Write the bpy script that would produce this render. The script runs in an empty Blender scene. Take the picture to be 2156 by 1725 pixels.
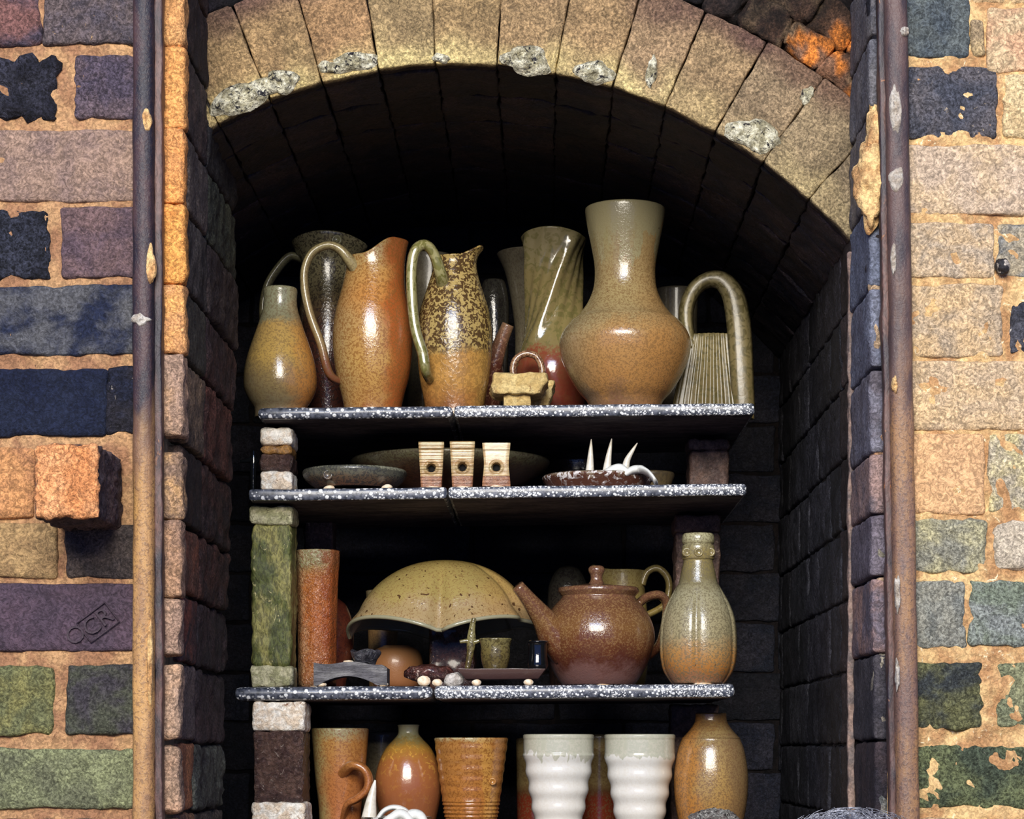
import bpy, math, random
from mathutils import Vector, noise
from math import sin, cos, pi, sqrt, exp, atan2

scene = bpy.context.scene
COL = scene.collection
random.seed(7)

# ------------------------------------------------------------------ camera model
CX, HY, F, D0, EYE = 1150.0, 1575.0, 4800.0, 2.4, 1.45
def s(Y): return (D0 + Y) / F                       # metres per pixel at depth Y
def P(px, py, Y): return Vector(((px - CX) * s(Y), Y, EYE + (HY - py) * s(Y)))
def lerp(a, b, t): return a + (b - a) * t
def clamp(x, a=0.0, b=1.0): return max(a, min(b, x))
def sst(a, b, x):
    t = clamp((x - a) / (b - a)); return t * t * (3 - 2 * t)

def lin(v):
    v /= 255.0
    return v / 12.92 if v <= 0.04045 else ((v + 0.055) / 1.055) ** 2.4
def C(r, g, b): return (lin(r), lin(g), lin(b), 1.0)

# ------------------------------------------------------------------ objects
def props(o, label=None, cat=None, group=None, kind=None):
    if label: o['label'] = label
    if cat: o['category'] = cat
    if group: o['group'] = group
    if kind: o['kind'] = kind
    return o
def thing(name, label, cat, loc, group=None):
    o = bpy.data.objects.new(name, None); COL.objects.link(o)
    o.empty_display_size = 0.02; o.location = loc
    return props(o, label, cat, group)

class MB:
    """collects shapes and links them as ONE mesh object"""
    def __init__(self): self.v = []; self.f = []; self.m = []; self.ca = []; self.cb = []; self.cc = []
    def add(self, vs, fs, mi=0, ca=None, cb=None, cc=None):
        b = len(self.v); self.v += [tuple(p) for p in vs]
        self.f += [tuple(i + b for i in q) for q in fs]; self.m += [mi] * len(fs)
        for L, c in ((self.ca, ca), (self.cb, cb), (self.cc, cc)):
            L += (c if isinstance(c, list) else [c or (0.2, 0.2, 0.2, 0.0)] * len(vs))
    def build(self, name, mats, parent=None, origin=None, smooth=True, attrs=False):
        o0 = Vector(parent.matrix_basis.translation) if parent else Vector(origin or (0, 0, 0))
        if parent and parent.parent: o0 = o0 + Vector(parent.parent.matrix_basis.translation)
        me = bpy.data.meshes.new(name)
        me.from_pydata([tuple(Vector(p) - o0) for p in self.v], [], self.f)
        if not isinstance(mats, (list, tuple)): mats = [mats]
        for m in mats: me.materials.append(m)
        me.polygons.foreach_set('material_index', self.m)
        if smooth: me.polygons.foreach_set('use_smooth', [True] * len(me.polygons))
        if attrs:
            for nm, L in (('ca', self.ca), ('cb', self.cb), ('cc', self.cc)):
                a = me.attributes.new(nm, 'FLOAT_COLOR', 'POINT')
                a.data.foreach_set('color', [x for c in L for x in c])
        me.update()
        o = bpy.data.objects.new(name, me); COL.objects.link(o)
        if parent: o.parent = parent
        else: o.location = o0
        return o

def rbox(mb, cen, ax, half, rad=0.004, step=0.009, amp=0.0015, ns=60, seed=0.0, edge=0.0, mi=0, ca=None, cb=None, cc=None, colfn=None, taper=None):
    """rounded box with a rough surface; ax = three unit vectors"""
    cen = Vector(cen)
    def coords(h):
        r = min(rad, h * 0.9); inner = h - r
        n = max(1, int(round(2 * inner / step)))
        return [-h, -h + 0.35 * r] + [-inner + 2 * inner * k / n for k in range(n + 1)] + [h - 0.35 * r, h]
    g = [coords(h) for h in half]
    vs, fs, idx = [], [], {}
    seedv = Vector((seed * 3.1, seed * 1.7, seed * 5.3))
    def vert(p, fn):
        key = tuple(round(x, 6) for x in p)
        if key in idx: return idx[key]
        inn = [max(-(h - min(rad, h * .9)), min(h - min(rad, h * .9), x)) for x, h in zip(p, half)]
        d = Vector([a - b for a, b in zip(p, inn)])
        if d.length > 1e-9:
            n = d.normalized(); q = Vector(inn) + n * min(rad, min(half) * .9)
        else: n = Vector(fn); q = Vector(p)
        if taper: q = Vector(taper(q))
        w = cen + ax[0] * q[0] + ax[1] * q[1] + ax[2] * q[2]
        nn = ax[0] * n[0] + ax[1] * n[1] + ax[2] * n[2]
        if amp: w = w + nn * amp * (noise.noise(w * ns + seedv) + 0.6 * noise.noise(w * ns * 2.7 + seedv))
        if edge: w = w + Vector(noise.noise_vector(w * 24 + seedv)) * edge
        idx[key] = len(vs); vs.append(w); return idx[key]
    for a in range(3):
        b, c = (a + 1) % 3, (a + 2) % 3
        for sg in (-1, 1):
            fn = [0, 0, 0]; fn[a] = sg
            grid = []
            for u in g[b]:
                row = []
                for w in g[c]:
                    p = [0, 0, 0]; p[a] = sg * half[a]; p[b] = u; p[c] = w
                    row.append(vert(p, fn))
                grid.append(row)
            for i in range(len(g[b]) - 1):
                for j in range(len(g[c]) - 1):
                    q = [grid[i][j], grid[i + 1][j], grid[i + 1][j + 1], grid[i][j + 1]]
                    if sg < 0: q.reverse()
                    if len(set(q)) > 2: fs.append(q)
    if colfn:
        k = [colfn(v) for v in vs]
        ca = [x[0] for x in k]; cb = [x[1] for x in k]; cc = [x[2] for x in k]
    mb.add(vs, fs, mi, ca, cb, cc)
XYZ = (Vector((1, 0, 0)), Vector((0, 1, 0)), Vector((0, 0, 1)))

def catmull(pts, n):
    out = []; L = len(pts)
    for i in range(L - 1):
        p0 = pts[max(0, i - 1)]; p1 = pts[i]; p2 = pts[i + 1]; p3 = pts[min(L - 1, i + 2)]
        for k in range(n):
            t = k / n
            out.append(tuple(0.5 * ((2 * b) + (c - a) * t + (2 * a - 5 * b + 4 * c - d) * t * t + (3 * b - a - 3 * c + d) * t ** 3)
                             for a, b, c, d in zip(p0, p1, p2, p3)))
    out.append(tuple(pts[-1])); return out

def lathe(mb, cx, cy, prof, seg=64, sub=5, th=0.004, mod=None, depth=0.6, mi=0, closed_top=False, sharp=False):
    """prof: (r, z) in metres from the foot up; closes the foot and turns in at the rim"""
    out = catmull(prof, sub) if not sharp else list(prof)
    pts = [(0.0005, prof[0][1] + 0.002), (prof[0][0] * 0.8, prof[0][1] + 0.002), (prof[0][0] * 0.93, prof[0][1])] + out
    if not closed_top:
        zt, zb = prof[-1][1], prof[0][1]
        r = out[-1][0]
        pts += [(r - th * 0.35, zt + th * 0.35), (r - th * 0.8, zt + th * 0.1)]
        zl = zt - (zt - zb) * depth
        for (r, z) in reversed(out):
            if zl < z < zt - th * 0.3: pts.append((max(0.001, r - th), z))
        pts.append((0.0005, zl))
    else: pts.append((0.0003, out[-1][1]))
    n = len(pts); vs, fs = [], []
    for i, (r, z) in enumerate(pts):
        for k in range(seg):
            t = 2 * pi * k / seg
            rr, zz = (r, z) if not mod else mod(t, r, z)
            vs.append((cx + rr * sin(t), cy - rr * cos(t), zz))
    for i in range(n - 1):
        for k in range(seg):
            k2 = (k + 1) % seg
            fs.append((i * seg + k, i * seg + k2, (i + 1) * seg + k2, (i + 1) * seg + k))
    fs.append(tuple(range(seg - 1, -1, -1))); fs.append(tuple((n - 1) * seg + k for k in range(seg)))
    mb.add(vs, fs, mi)

def sweep(mb, path, ra, rb, ref=(0, 1, 0), seg=14, sub=6, mi=0, flute=0.0, nfl=3):
    """tube along path; rb is the half width along ref, ra across it; both may be lists"""
    n0 = len(path)
    A = ra if isinstance(ra, (list, tuple)) else [ra] * n0
    B = rb if isinstance(rb, (list, tuple)) else [rb] * n0
    pts = catmull([tuple(p) + (a, b) for p, a, b in zip(path, A, B)], sub)
    n = len(pts); vs, fs = [], []
    ref = Vector(ref)
    for i, q in enumerate(pts):
        p = Vector(q[:3]); a = Vector(pts[max(0, i - 1)][:3]); b = Vector(pts[min(n - 1, i + 1)][:3])
        t = (b - a).normalized()
        r2 = (ref - t * ref.dot(t))
        r2 = r2.normalized() if r2.length > 1e-5 else Vector((1, 0, 0))
        r1 = t.cross(r2).normalized()
        for k in range(seg):
            w = 2 * pi * k / seg
            g = 1 + flute * cos(nfl * w * 2)
            vs.append(p + r1 * q[3] * cos(w) * g + r2 * q[4] * sin(w) * g)
    for i in range(n - 1):
        for k in range(seg):
            k2 = (k + 1) % seg
            fs.append((i * seg + k, i * seg + k2, (i + 1) * seg + k2, (i + 1) * seg + k))
    fs.append(tuple(range(seg - 1, -1, -1))); fs.append(tuple((n - 1) * seg + k for k in range(seg)))
    mb.add(vs, fs, mi)

def blob(mb, cen, rad, amp=0.2, ns=40, seed=0, n=20, flat=None, mi=0, ca=None, cb=None, cc=None):
    cen = Vector(cen); vs, fs = [], []
    m = n * 2; sv = Vector((seed * 2.3, seed * 4.1, seed))
    for i in range(n + 1):
        a = pi * i / n
        for k in range(m):
            b = 2 * pi * k / m
            d = Vector((sin(a) * cos(b), sin(a) * sin(b), cos(a)))
            q = Vector((d.x * rad[0], d.y * rad[1], d.z * rad[2]))
            f = 1 + amp * (noise.noise(q * ns + sv) + 0.5 * noise.noise(q * ns * 2.3 + sv))
            q = q * f
            if flat is not None and q.z < flat: q.z = flat
            vs.append(cen + q)
    for i in range(n):
        for k in range(m):
            k2 = (k + 1) % m
            fs.append((i * m + k, (i + 1) * m + k, (i + 1) * m + k2, i * m + k2))
    mb.add(vs, fs, mi, ca, cb, cc)

# ------------------------------------------------------------------ materials
class NT:
    def __init__(self, name):
        self.mat = bpy.data.materials.new(name); self.mat.use_nodes = True
        self.t = self.mat.node_tree; self.n = self.t.nodes; self.b = self.n['Principled BSDF']
    def node(self, kind, ins=None, **kw):
        x = self.n.new(kind)
        for k, v in kw.items(): setattr(x, k, v)
        for k, v in (ins or {}).items(): self.set(x.inputs[k], v)
        return x
    def set(self, sock, v):
        if isinstance(v, bpy.types.NodeSocket): self.t.links.new(v, sock)
        else: sock.default_value = v
    def noise(self, vec, scale, detail=3, rough=0.55, dist=0.0):
        return self.node('ShaderNodeTexNoise', {'Vector': vec, 'Scale': scale, 'Detail': detail, 'Roughness': rough, 'Distortion': dist}).outputs['Fac']
    def rng(self, v, a, b, c=0.0, d=1.0, smooth=True):
        return self.node('ShaderNodeMapRange', {'Value': v, 'From Min': a, 'From Max': b, 'To Min': c, 'To Max': d},
                         interpolation_type='SMOOTHSTEP' if smooth else 'LINEAR').outputs[0]
    def math(self, op, a, b=0.0):
        return self.node('ShaderNodeMath', {0: a, 1: b}, operation=op).outputs[0]
    def mix(self, f, a, b, blend='MIX'):
        x = self.node('ShaderNodeMix', data_type='RGBA', blend_type=blend)
        self.set(x.inputs[0], f); self.set(x.inputs[6], a); self.set(x.inputs[7], b)
        return x.outputs[2]
    def ramp(self, f, stops):
        x = self.node('ShaderNodeValToRGB', {'Fac': f}); e = x.color_ramp.elements
        while len(e) > 1: e.remove(e[-1])
        e[0].position = stops[0][0]; e[0].color = stops[0][1]
        for p, c in stops[1:]:
            q = e.new(p); q.color = c
        return x.outputs['Color']
    def bump(self, h, strength, dist):
        return self.node('ShaderNodeBump', {'Height': h, 'Strength': strength, 'Distance': dist}).outputs[0]
    def finish(self, col, rough, normal=None, spec=0.4, coat=0.0, coat_rough=0.1):
        self.set(self.b.inputs['Base Color'], col); self.set(self.b.inputs['Roughness'], rough)
        self.b.inputs['Specular IOR Level'].default_value = spec
        self.b.inputs['Coat Weight'].default_value = coat
        self.b.inputs['Coat Roughness'].default_value = coat_rough
        if normal: self.set(self.b.inputs['Normal'], normal)
        return self.mat

def brick_material(name, rough=0.8, bump=0.6, spec=0.25):
    m = NT(name)
    o = m.node('ShaderNodeTexCoord').outputs['Object']
    A = m.node('ShaderNodeAttribute', attribute_name='ca'); B = m.node('ShaderNodeAttribute', attribute_name='cb'); S = m.node('ShaderNodeAttribute', attribute_name='cc')
    n1 = m.noise(o, 22, 5, 0.62, 0.4)
    col = m.mix(m.rng(n1, 0.38, 0.62), A.outputs['Color'], B.outputs['Color'])
    n2 = m.noise(o, 330, 3, 0.6, 0.8)
    g = m.math('MULTIPLY', m.rng(n2, 0.34, 0.66, -1.0, 1.0), B.outputs['Alpha'])
    col = m.mix(1.0, col, m.node('ShaderNodeCombineColor', {0: m.math('ADD', 1.0, g), 1: m.math('ADD', 1.0, g), 2: m.math('ADD', 1.0, g)}).outputs[0], 'MULTIPLY')
    n3 = m.noise(o, 75, 6, 0.72, 1.2)
    thr = m.math('MULTIPLY_ADD', S.outputs['Alpha'], -0.26); m.t.nodes[-1].inputs[2].default_value = 0.76
    f = m.rng(m.math('SUBTRACT', n3, thr), 0.0, 0.07)
    col = m.mix(f, col, S.outputs['Color'])
    n4 = m.noise(o, 130, 4, 0.65, 2.0)
    k4 = m.rng(n4, 0.36, 0.64, 0.62, 1.32)
    col = m.mix(1.0, col, m.node('ShaderNodeCombineColor', {0: k4, 1: k4, 2: k4}).outputs[0], 'MULTIPLY')
    h = m.math('ADD', m.math('MULTIPLY', n2, 0.35), m.math('ADD', m.math('MULTIPLY', n3, 0.9), n4))
    return m.finish(col, rough, m.bump(h, bump, 0.004), spec)

def plain(name, c1, c2, scale=40, fine=300, contrast=0.35, rough=0.7, bump=0.5, spec=0.3, coat=0.0, speck=None, dist=0.003, sp_scale=90, metal=0.0, lo=0.4, hi=0.6, stretch=None):
    m = NT(name)
    o = m.node('ShaderNodeTexCoord').outputs['Object']
    if stretch:
        o = m.node('ShaderNodeMapping', {'Vector': o, 'Scale': stretch}).outputs[0]
    n1 = m.noise(o, scale, 5, 0.6, 0.5)
    col = m.mix(m.rng(n1, lo, hi), c1, c2)
    n2 = m.noise(o, fine, 3, 0.6, 0.8)
    g = m.rng(n2, 0.35, 0.65, 1 - contrast, 1 + contrast * 0.7)
    col = m.mix(1.0, col, m.node('ShaderNodeCombineColor', {0: g, 1: g, 2: g}).outputs[0], 'MULTIPLY')
    n3 = m.noise(o, sp_scale, 5, 0.7, 1.0)
    if speck:
        col = m.mix(m.rng(n3, speck[1], speck[1] + 0.06), col, speck[0])
    h = m.math('ADD', n1, m.math('ADD', m.math('MULTIPLY', n2, 0.5), n3))
    m.b.inputs['Metallic'].default_value = metal
    return m.finish(col, rough, m.bump(h, bump, dist), spec, coat)

def glaze(name, h, stops, amp=0.12, nsc=25, side=(), worm=None, wmask=None, pits=None, rough=0.28, bump=0.25, coat=0.3, dist=0.0015, drip=None):
    """salt glaze: a ramp over the height h of the pot, side flashing and one painted highlight, orange-peel mottling, pits"""
    def calm(c):
        l = 0.3 * c[0] + 0.55 * c[1] + 0.15 * c[2]
        if min(c[:3]) > 0.52: return tuple(x * k for x, k in zip(c[:3], (.93, .95, .98))) + (1.0,)
        return tuple(lerp(x, l, 0.06) * k for x, k in zip(c[:3], (0.84, 0.85, 0.735))) + (1.0,)
    stops = [(q, calm(c)) for q, c in stops]; side = [(calm(c), a, b, d) for c, a, b, d in side]
    if worm: worm = (worm[0], worm[1] * 0.85, worm[2] - .01, worm[3] - .03, min(1, worm[4] * 1.45))
    m = NT(name)
    o = m.node('ShaderNodeTexCoord').outputs['Object']
    xyz = m.node('ShaderNodeSeparateXYZ', {0: o})
    n1 = m.noise(o, nsc, 4, 0.6, 0.4)
    t = m.math('ADD', m.math('DIVIDE', xyz.outputs[2], h), m.rng(n1, 0.25, 0.75, -amp, amp, False))
    t = m.math('ADD', t, m.rng(m.noise(o, 260, 2, 0.6), 0.3, 0.7, -amp * 0.35, amp * 0.35, False))
    col = m.ramp(t, stops)
    for (c, x0, x1, amt) in side:                    # colour that comes in from one side, in metres of x
        f = m.rng(m.math('ADD', xyz.outputs[0], m.rng(n1, 0.25, 0.75, -0.012, 0.012, False)), x0, x1, 0.0, amt)
        col = m.mix(f, col, c)
    if drip:                                         # runs of glaze: colour, bottom t, top t
        v = m.node('ShaderNodeMapping', {'Vector': o, 'Scale': (1, 1, 0.12)}).outputs[0]
        nd = m.noise(v, 110, 2, 0.5)
        f = m.rng(m.math('SUBTRACT', m.math('DIVIDE', xyz.outputs[2], h), m.rng(nd, 0.35, 0.65, drip[1], drip[2], False)), 0.0, 0.012)
        col = m.mix(f, col, drip[0])
    n2 = m.noise(o, worm[1] if worm else 380, 2, 0.5, 0.9)
    if worm:
        f = m.rng(n2, worm[2], worm[3], 0.0, worm[4])
        if wmask:
            f = m.math('MULTIPLY', f, m.ramp(t, [(p, (x, x, x, 1)) for p, x in wmask]))
        col = m.mix(f, col, worm[0])
    if pits:
        n3 = m.noise(o, 150, 1, 0.5)
        col = m.mix(m.rng(n3, pits[1], pits[1] + 0.03), col, pits[0])
    hgt = m.math('ADD', m.math('MULTIPLY', n2, 0.6), m.noise(o, 60, 3, 0.5))
    return m.finish(col, rough, m.bump(hgt, bump, dist), 0.5, coat, 0.08)

BRICK = brick_material('fired brick', 0.85, 0.7)
SOOTBRICK = brick_material('sooted kiln brick', 0.6, 0.8, 0.35)
MORTAR = plain('tan lime mortar', C(180, 140, 98), C(146, 106, 76), 22, 260, 0.35, 0.9, 0.8, speck=(C(120, 85, 60), 0.62))
MORTARY = plain('yellow sandy mortar', C(216, 180, 124), C(176, 132, 88), 22, 260, 0.3, 0.9, 0.9, speck=(C(240, 222, 180), 0.6))
DARKMORTAR = plain('black joint filling', C(16, 13, 14), C(34, 27, 26), 30, 200, 0.4, 0.95, 0.6)
IRON = plain('rusty iron', C(92, 66, 58), C(34, 28, 36), 18, 280, 0.35, 0.55, 0.35, 0.5, speck=(C(150, 100, 62), 0.64), stretch=(1, 1, 0.35))
IRONY = plain('ochre scaled iron', C(176, 132, 78), C(92, 70, 60), 20, 330, 0.55, 0.6, 0.5, 0.5, speck=(C(208, 172, 110), 0.58), stretch=(1, 1, 0.3))
PALELUMP = plain('pale mortar lump', C(226, 190, 130), C(190, 145, 95), 40, 260, 0.35, 0.9, 0.9, speck=(C(60, 45, 40), 0.63))
GREYLUMP = plain('grey lime splash', C(186, 180, 168), C(160, 148, 132), 60, 300, 0.25, 0.9, 0.7)
CRUST = plain('cream ash crust', C(242, 236, 206), C(168, 160, 128), 90, 240, 0.35, 0.4, 1.0, 0.5, speck=(C(34, 32, 38), 0.545), dist=0.006, sp_scale=120)
WAD = plain('pale clay wad', C(240, 226, 200), C(222, 190, 150), 90, 300, 0.15, 0.9, 0.4)

def shelf_material(name, scale, dens, seed):
    m = NT(name)
    o = m.node('ShaderNodeTexCoord').outputs['Object']
    o = m.node('ShaderNodeMapping', {'Vector': o, 'Location': (seed, seed * .7, 0)}).outputs[0]
    base = m.mix(m.rng(m.noise(o, 200, 3), 0.35, 0.65), C(40, 46, 58), C(92, 96, 108))
    d1 = m.node('ShaderNodeTexVoronoi', {'Vector': o, 'Scale': scale}, feature='F1').outputs['Distance']
    d2 = m.node('ShaderNodeTexVoronoi', {'Vector': o, 'Scale': scale * 2.1}, feature='F1').outputs['Distance']
    k = m.noise(o, 30, 2)
    f1 = m.rng(m.math('ADD', d1, m.math('MULTIPLY', m.noise(o, 400, 2), 0.25)), 0.34 + dens, 0.44 + dens, 1.0, 0.0)
    f2 = m.math('MULTIPLY', m.rng(d2, 0.25 + dens, 0.38 + dens, 1.0, 0.0), m.rng(k, 0.4, 0.55))
    col = m.mix(m.math('MAXIMUM', f1, f2), base, C(224, 226, 226))
    return m.finish(col, 0.4, m.bump(m.math('ADD', f1, f2), 0.5, 0.002), 0.5, 0.2)
SHELF_SPARSE = shelf_material('speckled shelf edge with large spots', 105, 0.0, 0.3)
SHELF_DENSE = shelf_material('densely speckled shelf edge', 210, 0.08, 1.9)
SHELF_UNDER = plain('grey shelf underside', C(88, 80, 84), C(60, 54, 62), 30, 250, 0.4, 0.85, 0.5, stretch=(0.4, 1, 1))

# ------------------------------------------------------------------ the walls
def cv(c, a): return (c[0], c[1], c[2], a)
def front_brick(mb, x0, x1, y0, y1, cA, cB, cS=(200, 180, 150), sp=0.3, fine=0.35, amp=0.002, Y=0.0, depth=0.10, seed=None, rad=0.005, edge=0.0022, mi=0, lean=0.0):
    seed = random.random() * 50 if seed is None else seed
    a = P(x0, y1, Y); b = P(x1, y0, Y)
    cen = Vector(((a.x + b.x) / 2 + lean, Y + depth / 2, (a.z + b.z) / 2))
    rbox(mb, cen, XYZ, ((b.x - a.x) / 2, depth / 2, (b.z - a.z) / 2), rad, 0.007, amp, 70, seed, edge, mi,
         cv(C(*cA), 1), cv(C(*cB), fine), cv(C(*cS), sp))
def mortar_sheet(mb, x0, x1, y0, y1, Y, mi, amp=0.0025, step=7):
    nx = max(2, int((x1 - x0) / step)); ny = max(2, int((y1 - y0) / step)); vs = []; fs = []
    for j in range(ny + 1):
        for i in range(nx + 1):
            p = P(lerp(x0, x1, i / nx), lerp(y0, y1, j / ny), Y)
            p.y += amp * (noise.noise(p * 38) + 0.5 * noise.noise(p * 120)); vs.append(p)
    w = nx + 1
    for j in range(ny):
        for i in range(nx): fs.append((j * w + i, (j + 1) * w + i, (j + 1) * w + i + 1, j * w + i + 1))
    mb.add(vs, fs, mi)
def block(mb, x0, x1, y0, y1, z0, z1, mi):
    v = [(x, y, z) for x in (x0, x1) for y in (y0, y1) for z in (z0, z1)]
    mb.add(v, [(0, 1, 3, 2), (4, 6, 7, 5), (0, 4, 5, 1), (2, 3, 7, 6), (0, 2, 6, 4), (1, 5, 7, 3)], mi)

XJ, XR = -0.381, 0.342                 # left and right faces of the opening
YA, YB, YW = 0.168, 0.95, 0.40         # arch front, chamber back, left wall thickness
AX, AZ, R1, R2 = (970 - CX) * s(YA), EYE + (HY - 1218) * s(YA), 1082 * s(YA), 1303 * s(YA)
ZTOP, ZLOW = EYE + 1.9, EYE - 0.16

# --- left front wall
wl = MB()
K = (40, 38, 46)
LB = [(-90, 86, -60, 96, (112, 78, 72), (66, 58, 68), (160, 118, 90), .35, .4, .003),
      (90, 330, -60, 92, (72, 66, 72), (94, 82, 80), (186, 150, 104), .5, .45, .003),
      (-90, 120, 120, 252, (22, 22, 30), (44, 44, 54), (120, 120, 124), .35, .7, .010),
      (157, 330, 114, 250, (92, 78, 82), (70, 62, 74), (150, 118, 100), .4, .5, .003),
      (-120, 330, 272, 424, (150, 124, 106), (130, 108, 98), (176, 142, 112), .4, .22, .0012),
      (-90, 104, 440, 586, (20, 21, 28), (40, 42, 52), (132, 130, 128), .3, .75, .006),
      (126, 330, 436, 584, (106, 84, 82), (86, 70, 76), (150, 128, 112), .3, .3, .0015),
      (-120, 330, 600, 746, (84, 84, 86), (30, 36, 56), (122, 118, 106), .42, .25, .002),
      (-120, 226, 776, 918, (26, 32, 50), (20, 26, 46), (70, 66, 70), .25, .3, .002),
      (222, 330, 772, 912, (34, 32, 38), (24, 28, 44), (150, 140, 130), .45, .5, .004),
      (-120, 73, 940, 1092, (196, 140, 90), (150, 104, 72), (214, 164, 106), .3, .25, .0012),
      (-120, 120, 1102, 1218, (166, 136, 92), (140, 112, 76), (190, 150, 100), .3, .22, .001),
      (137, 330, 1106, 1218, (76, 66, 60), (56, 50, 50), (120, 104, 90), .3, .4, .002),
      (-120, 330, 1228, 1372, (82, 66, 76), (70, 58, 68), (150, 118, 104), .25, .15, .0008),
      (-120, 114, 1402, 1548, (120, 116, 70), (96, 98, 66), (150, 148, 70), .45, .4, .003),
      (138, 330, 1398, 1548, (58, 54, 58), (70, 72, 58), (110, 112, 92), .35, .4, .002),
      (-120, 330, 1576, 1704, (124, 128, 92), (98, 100, 76), (150, 150, 120), .4, .4, .002),
      (-120, 330, 1726, 1840, (150, 110, 80), (110, 90, 70), (190, 150, 110), .4, .4, .002)]
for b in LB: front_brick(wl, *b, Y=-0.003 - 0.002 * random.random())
STRIP = [(-585, -412, (216, 156, 92), (196, 140, 86)), (-406, -226, (210, 150, 90), (196, 140, 86)), (-220, -46, (222, 160, 92), (200, 142, 86)), (-40, 92, (226, 164, 96), (206, 146, 86)), (96, 266, (240, 166, 86), (222, 148, 78)), (270, 428, (238, 152, 72), (220, 150, 86)),
         (432, 596, (240, 160, 70), (224, 138, 62)), (600, 742, (236, 166, 86), (210, 150, 96)), (748, 915, (196, 158, 122), (150, 126, 110)),
         (955, 1092, (226, 178, 116), (120, 100, 84)), (1096, 1258, (170, 130, 100), (130, 104, 90)), (1262, 1380, (166, 136, 116), (150, 124, 108)),
         (1402, 1556, (160, 136, 120), (186, 150, 118)), (1574, 1712, (172, 138, 114), (150, 126, 106)), (1730, 1840, (150, 120, 100), (120, 100, 90))]
for i, (y0, y1, a, b) in enumerate(STRIP):
    y0 -= 2; y1 += 1
    xr = 389 - 10 * sst(600, 1500, y0); a = tuple(int(lerp(c, w_, .3)) for c, w_ in zip(a, (176, 140, 108))); b = tuple(int(lerp(c, w_, .2)) for c, w_ in zip(b, (170, 134, 104)))
    front_brick(wl, 300, xr, y0, y1, a, b, (120, 84, 60) if i < 8 else (70, 60, 56), .32, .35, .003, Y=-0.001, depth=0.028)
def extra(mb, rows, x0, x1, pal, Y0=-0.004):
    rn = random.Random(len(rows) + int(x0) % 97)
    for j, (y0, y1) in enumerate(rows):
        x = x0 - (rn.random() * 140)
        while x < x1:
            L = min(rn.choice((150, 300, 300, 420)), x1 - x); a_ = rn.choice(pal)
            if L > 40 and x + L > x0: front_brick(mb, max(x, x0), x + L, y0, y1, a_, tuple(int(c * .82) for c in a_), (190, 160, 120), .32, .35, .002, Y=Y0, seed=x + y0)
            x += L + 17
PAL_L = [(112, 84, 76), (60, 58, 66), (150, 124, 106), (84, 66, 76), (120, 116, 74), (40, 42, 52)]
PAL_R = [(196, 166, 128), (150, 146, 130), (96, 100, 96), (206, 160, 112), (186, 156, 118)]
UP = [(-235, -78), (-410, -252), (-585, -427)]
extra(wl, UP, -640, 330, PAL_L); extra(wl, [(b0, b1) for b0, b1 in ((-60, 96), (120, 252), (272, 424), (440, 586), (600, 746), (776, 918), (940, 1092), (1104, 1218), (1228, 1372), (1400, 1548), (1576, 1704), (1726, 1840))], -640, -132, PAL_L)
mortar_sheet(wl, -650, 345, -600, 1850, 0.001, 1, 0.004, 8)
xs = lambda py: XJ - 0.016 * sst(450, 1700, py)     # the jamb leans a little
RCOL = [((70, 56, 50), (44, 38, 38))] * 3 + [((64, 52, 48), (40, 36, 38)), ((92, 76, 68), (66, 58, 56)), ((108, 96, 86), (80, 72, 68)), ((40, 38, 40), (100, 92, 84)), ((84, 80, 68), (62, 60, 54)),
        ((150, 124, 96), (84, 74, 66)), ((66, 50, 44), (44, 38, 38)), ((140, 88, 66), (110, 78, 64)), ((128, 74, 60), (70, 56, 58)), ((112, 98, 92), (98, 86, 84)), ((186, 124, 84), (150, 100, 74)), ((150, 110, 80), (120, 92, 76))]
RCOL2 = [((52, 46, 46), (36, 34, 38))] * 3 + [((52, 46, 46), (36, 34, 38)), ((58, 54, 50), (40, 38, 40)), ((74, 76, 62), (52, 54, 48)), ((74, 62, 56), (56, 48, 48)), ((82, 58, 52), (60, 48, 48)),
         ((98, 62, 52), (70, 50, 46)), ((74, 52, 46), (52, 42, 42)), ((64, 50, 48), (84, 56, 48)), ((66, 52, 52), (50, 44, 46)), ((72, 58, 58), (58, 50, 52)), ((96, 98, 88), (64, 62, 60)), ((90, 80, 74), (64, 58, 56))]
YS = [-590, -410, -235, -66, 94, 268, 430, 598, 745, 925, 1094, 1240, 1390, 1562, 1716, 1860]
for i in range(15):
    z1 = P(0, YS[i] + 5, 0).z; z0 = P(0, YS[i + 1] - 4, 0).z; zc = (z0 + z1) / 2; hz = (z1 - z0) / 2
    x = xs((YS[i] + YS[i + 1]) / 2)
    a, b = RCOL[i]; y0 = 0.029 if i < 10 else 0.062
    rbox(wl, (x - 0.05, (y0 + YA) / 2, zc), XYZ, (0.05, (YA - y0) / 2 - 0.001, hz), 0.004, 0.007, 0.002, 70, i + .3, 0.002, 0, cv(C(*a), 1), cv(C(*b), .4), cv(C(150, 136, 116), .32))
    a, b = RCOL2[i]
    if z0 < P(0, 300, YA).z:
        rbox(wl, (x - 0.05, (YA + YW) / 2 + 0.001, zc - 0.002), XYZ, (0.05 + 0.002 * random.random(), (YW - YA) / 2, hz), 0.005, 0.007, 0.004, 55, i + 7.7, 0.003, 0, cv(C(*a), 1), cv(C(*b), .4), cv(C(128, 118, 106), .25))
block(wl, -2.5, XJ - 0.022, 0.006, YW - 0.008, ZLOW - 1.25, ZTOP, 2)
wall_left = props(wl.build('wall_left', [BRICK, MORTAR, DARKMORTAR], attrs=True), kind='structure')

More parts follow.
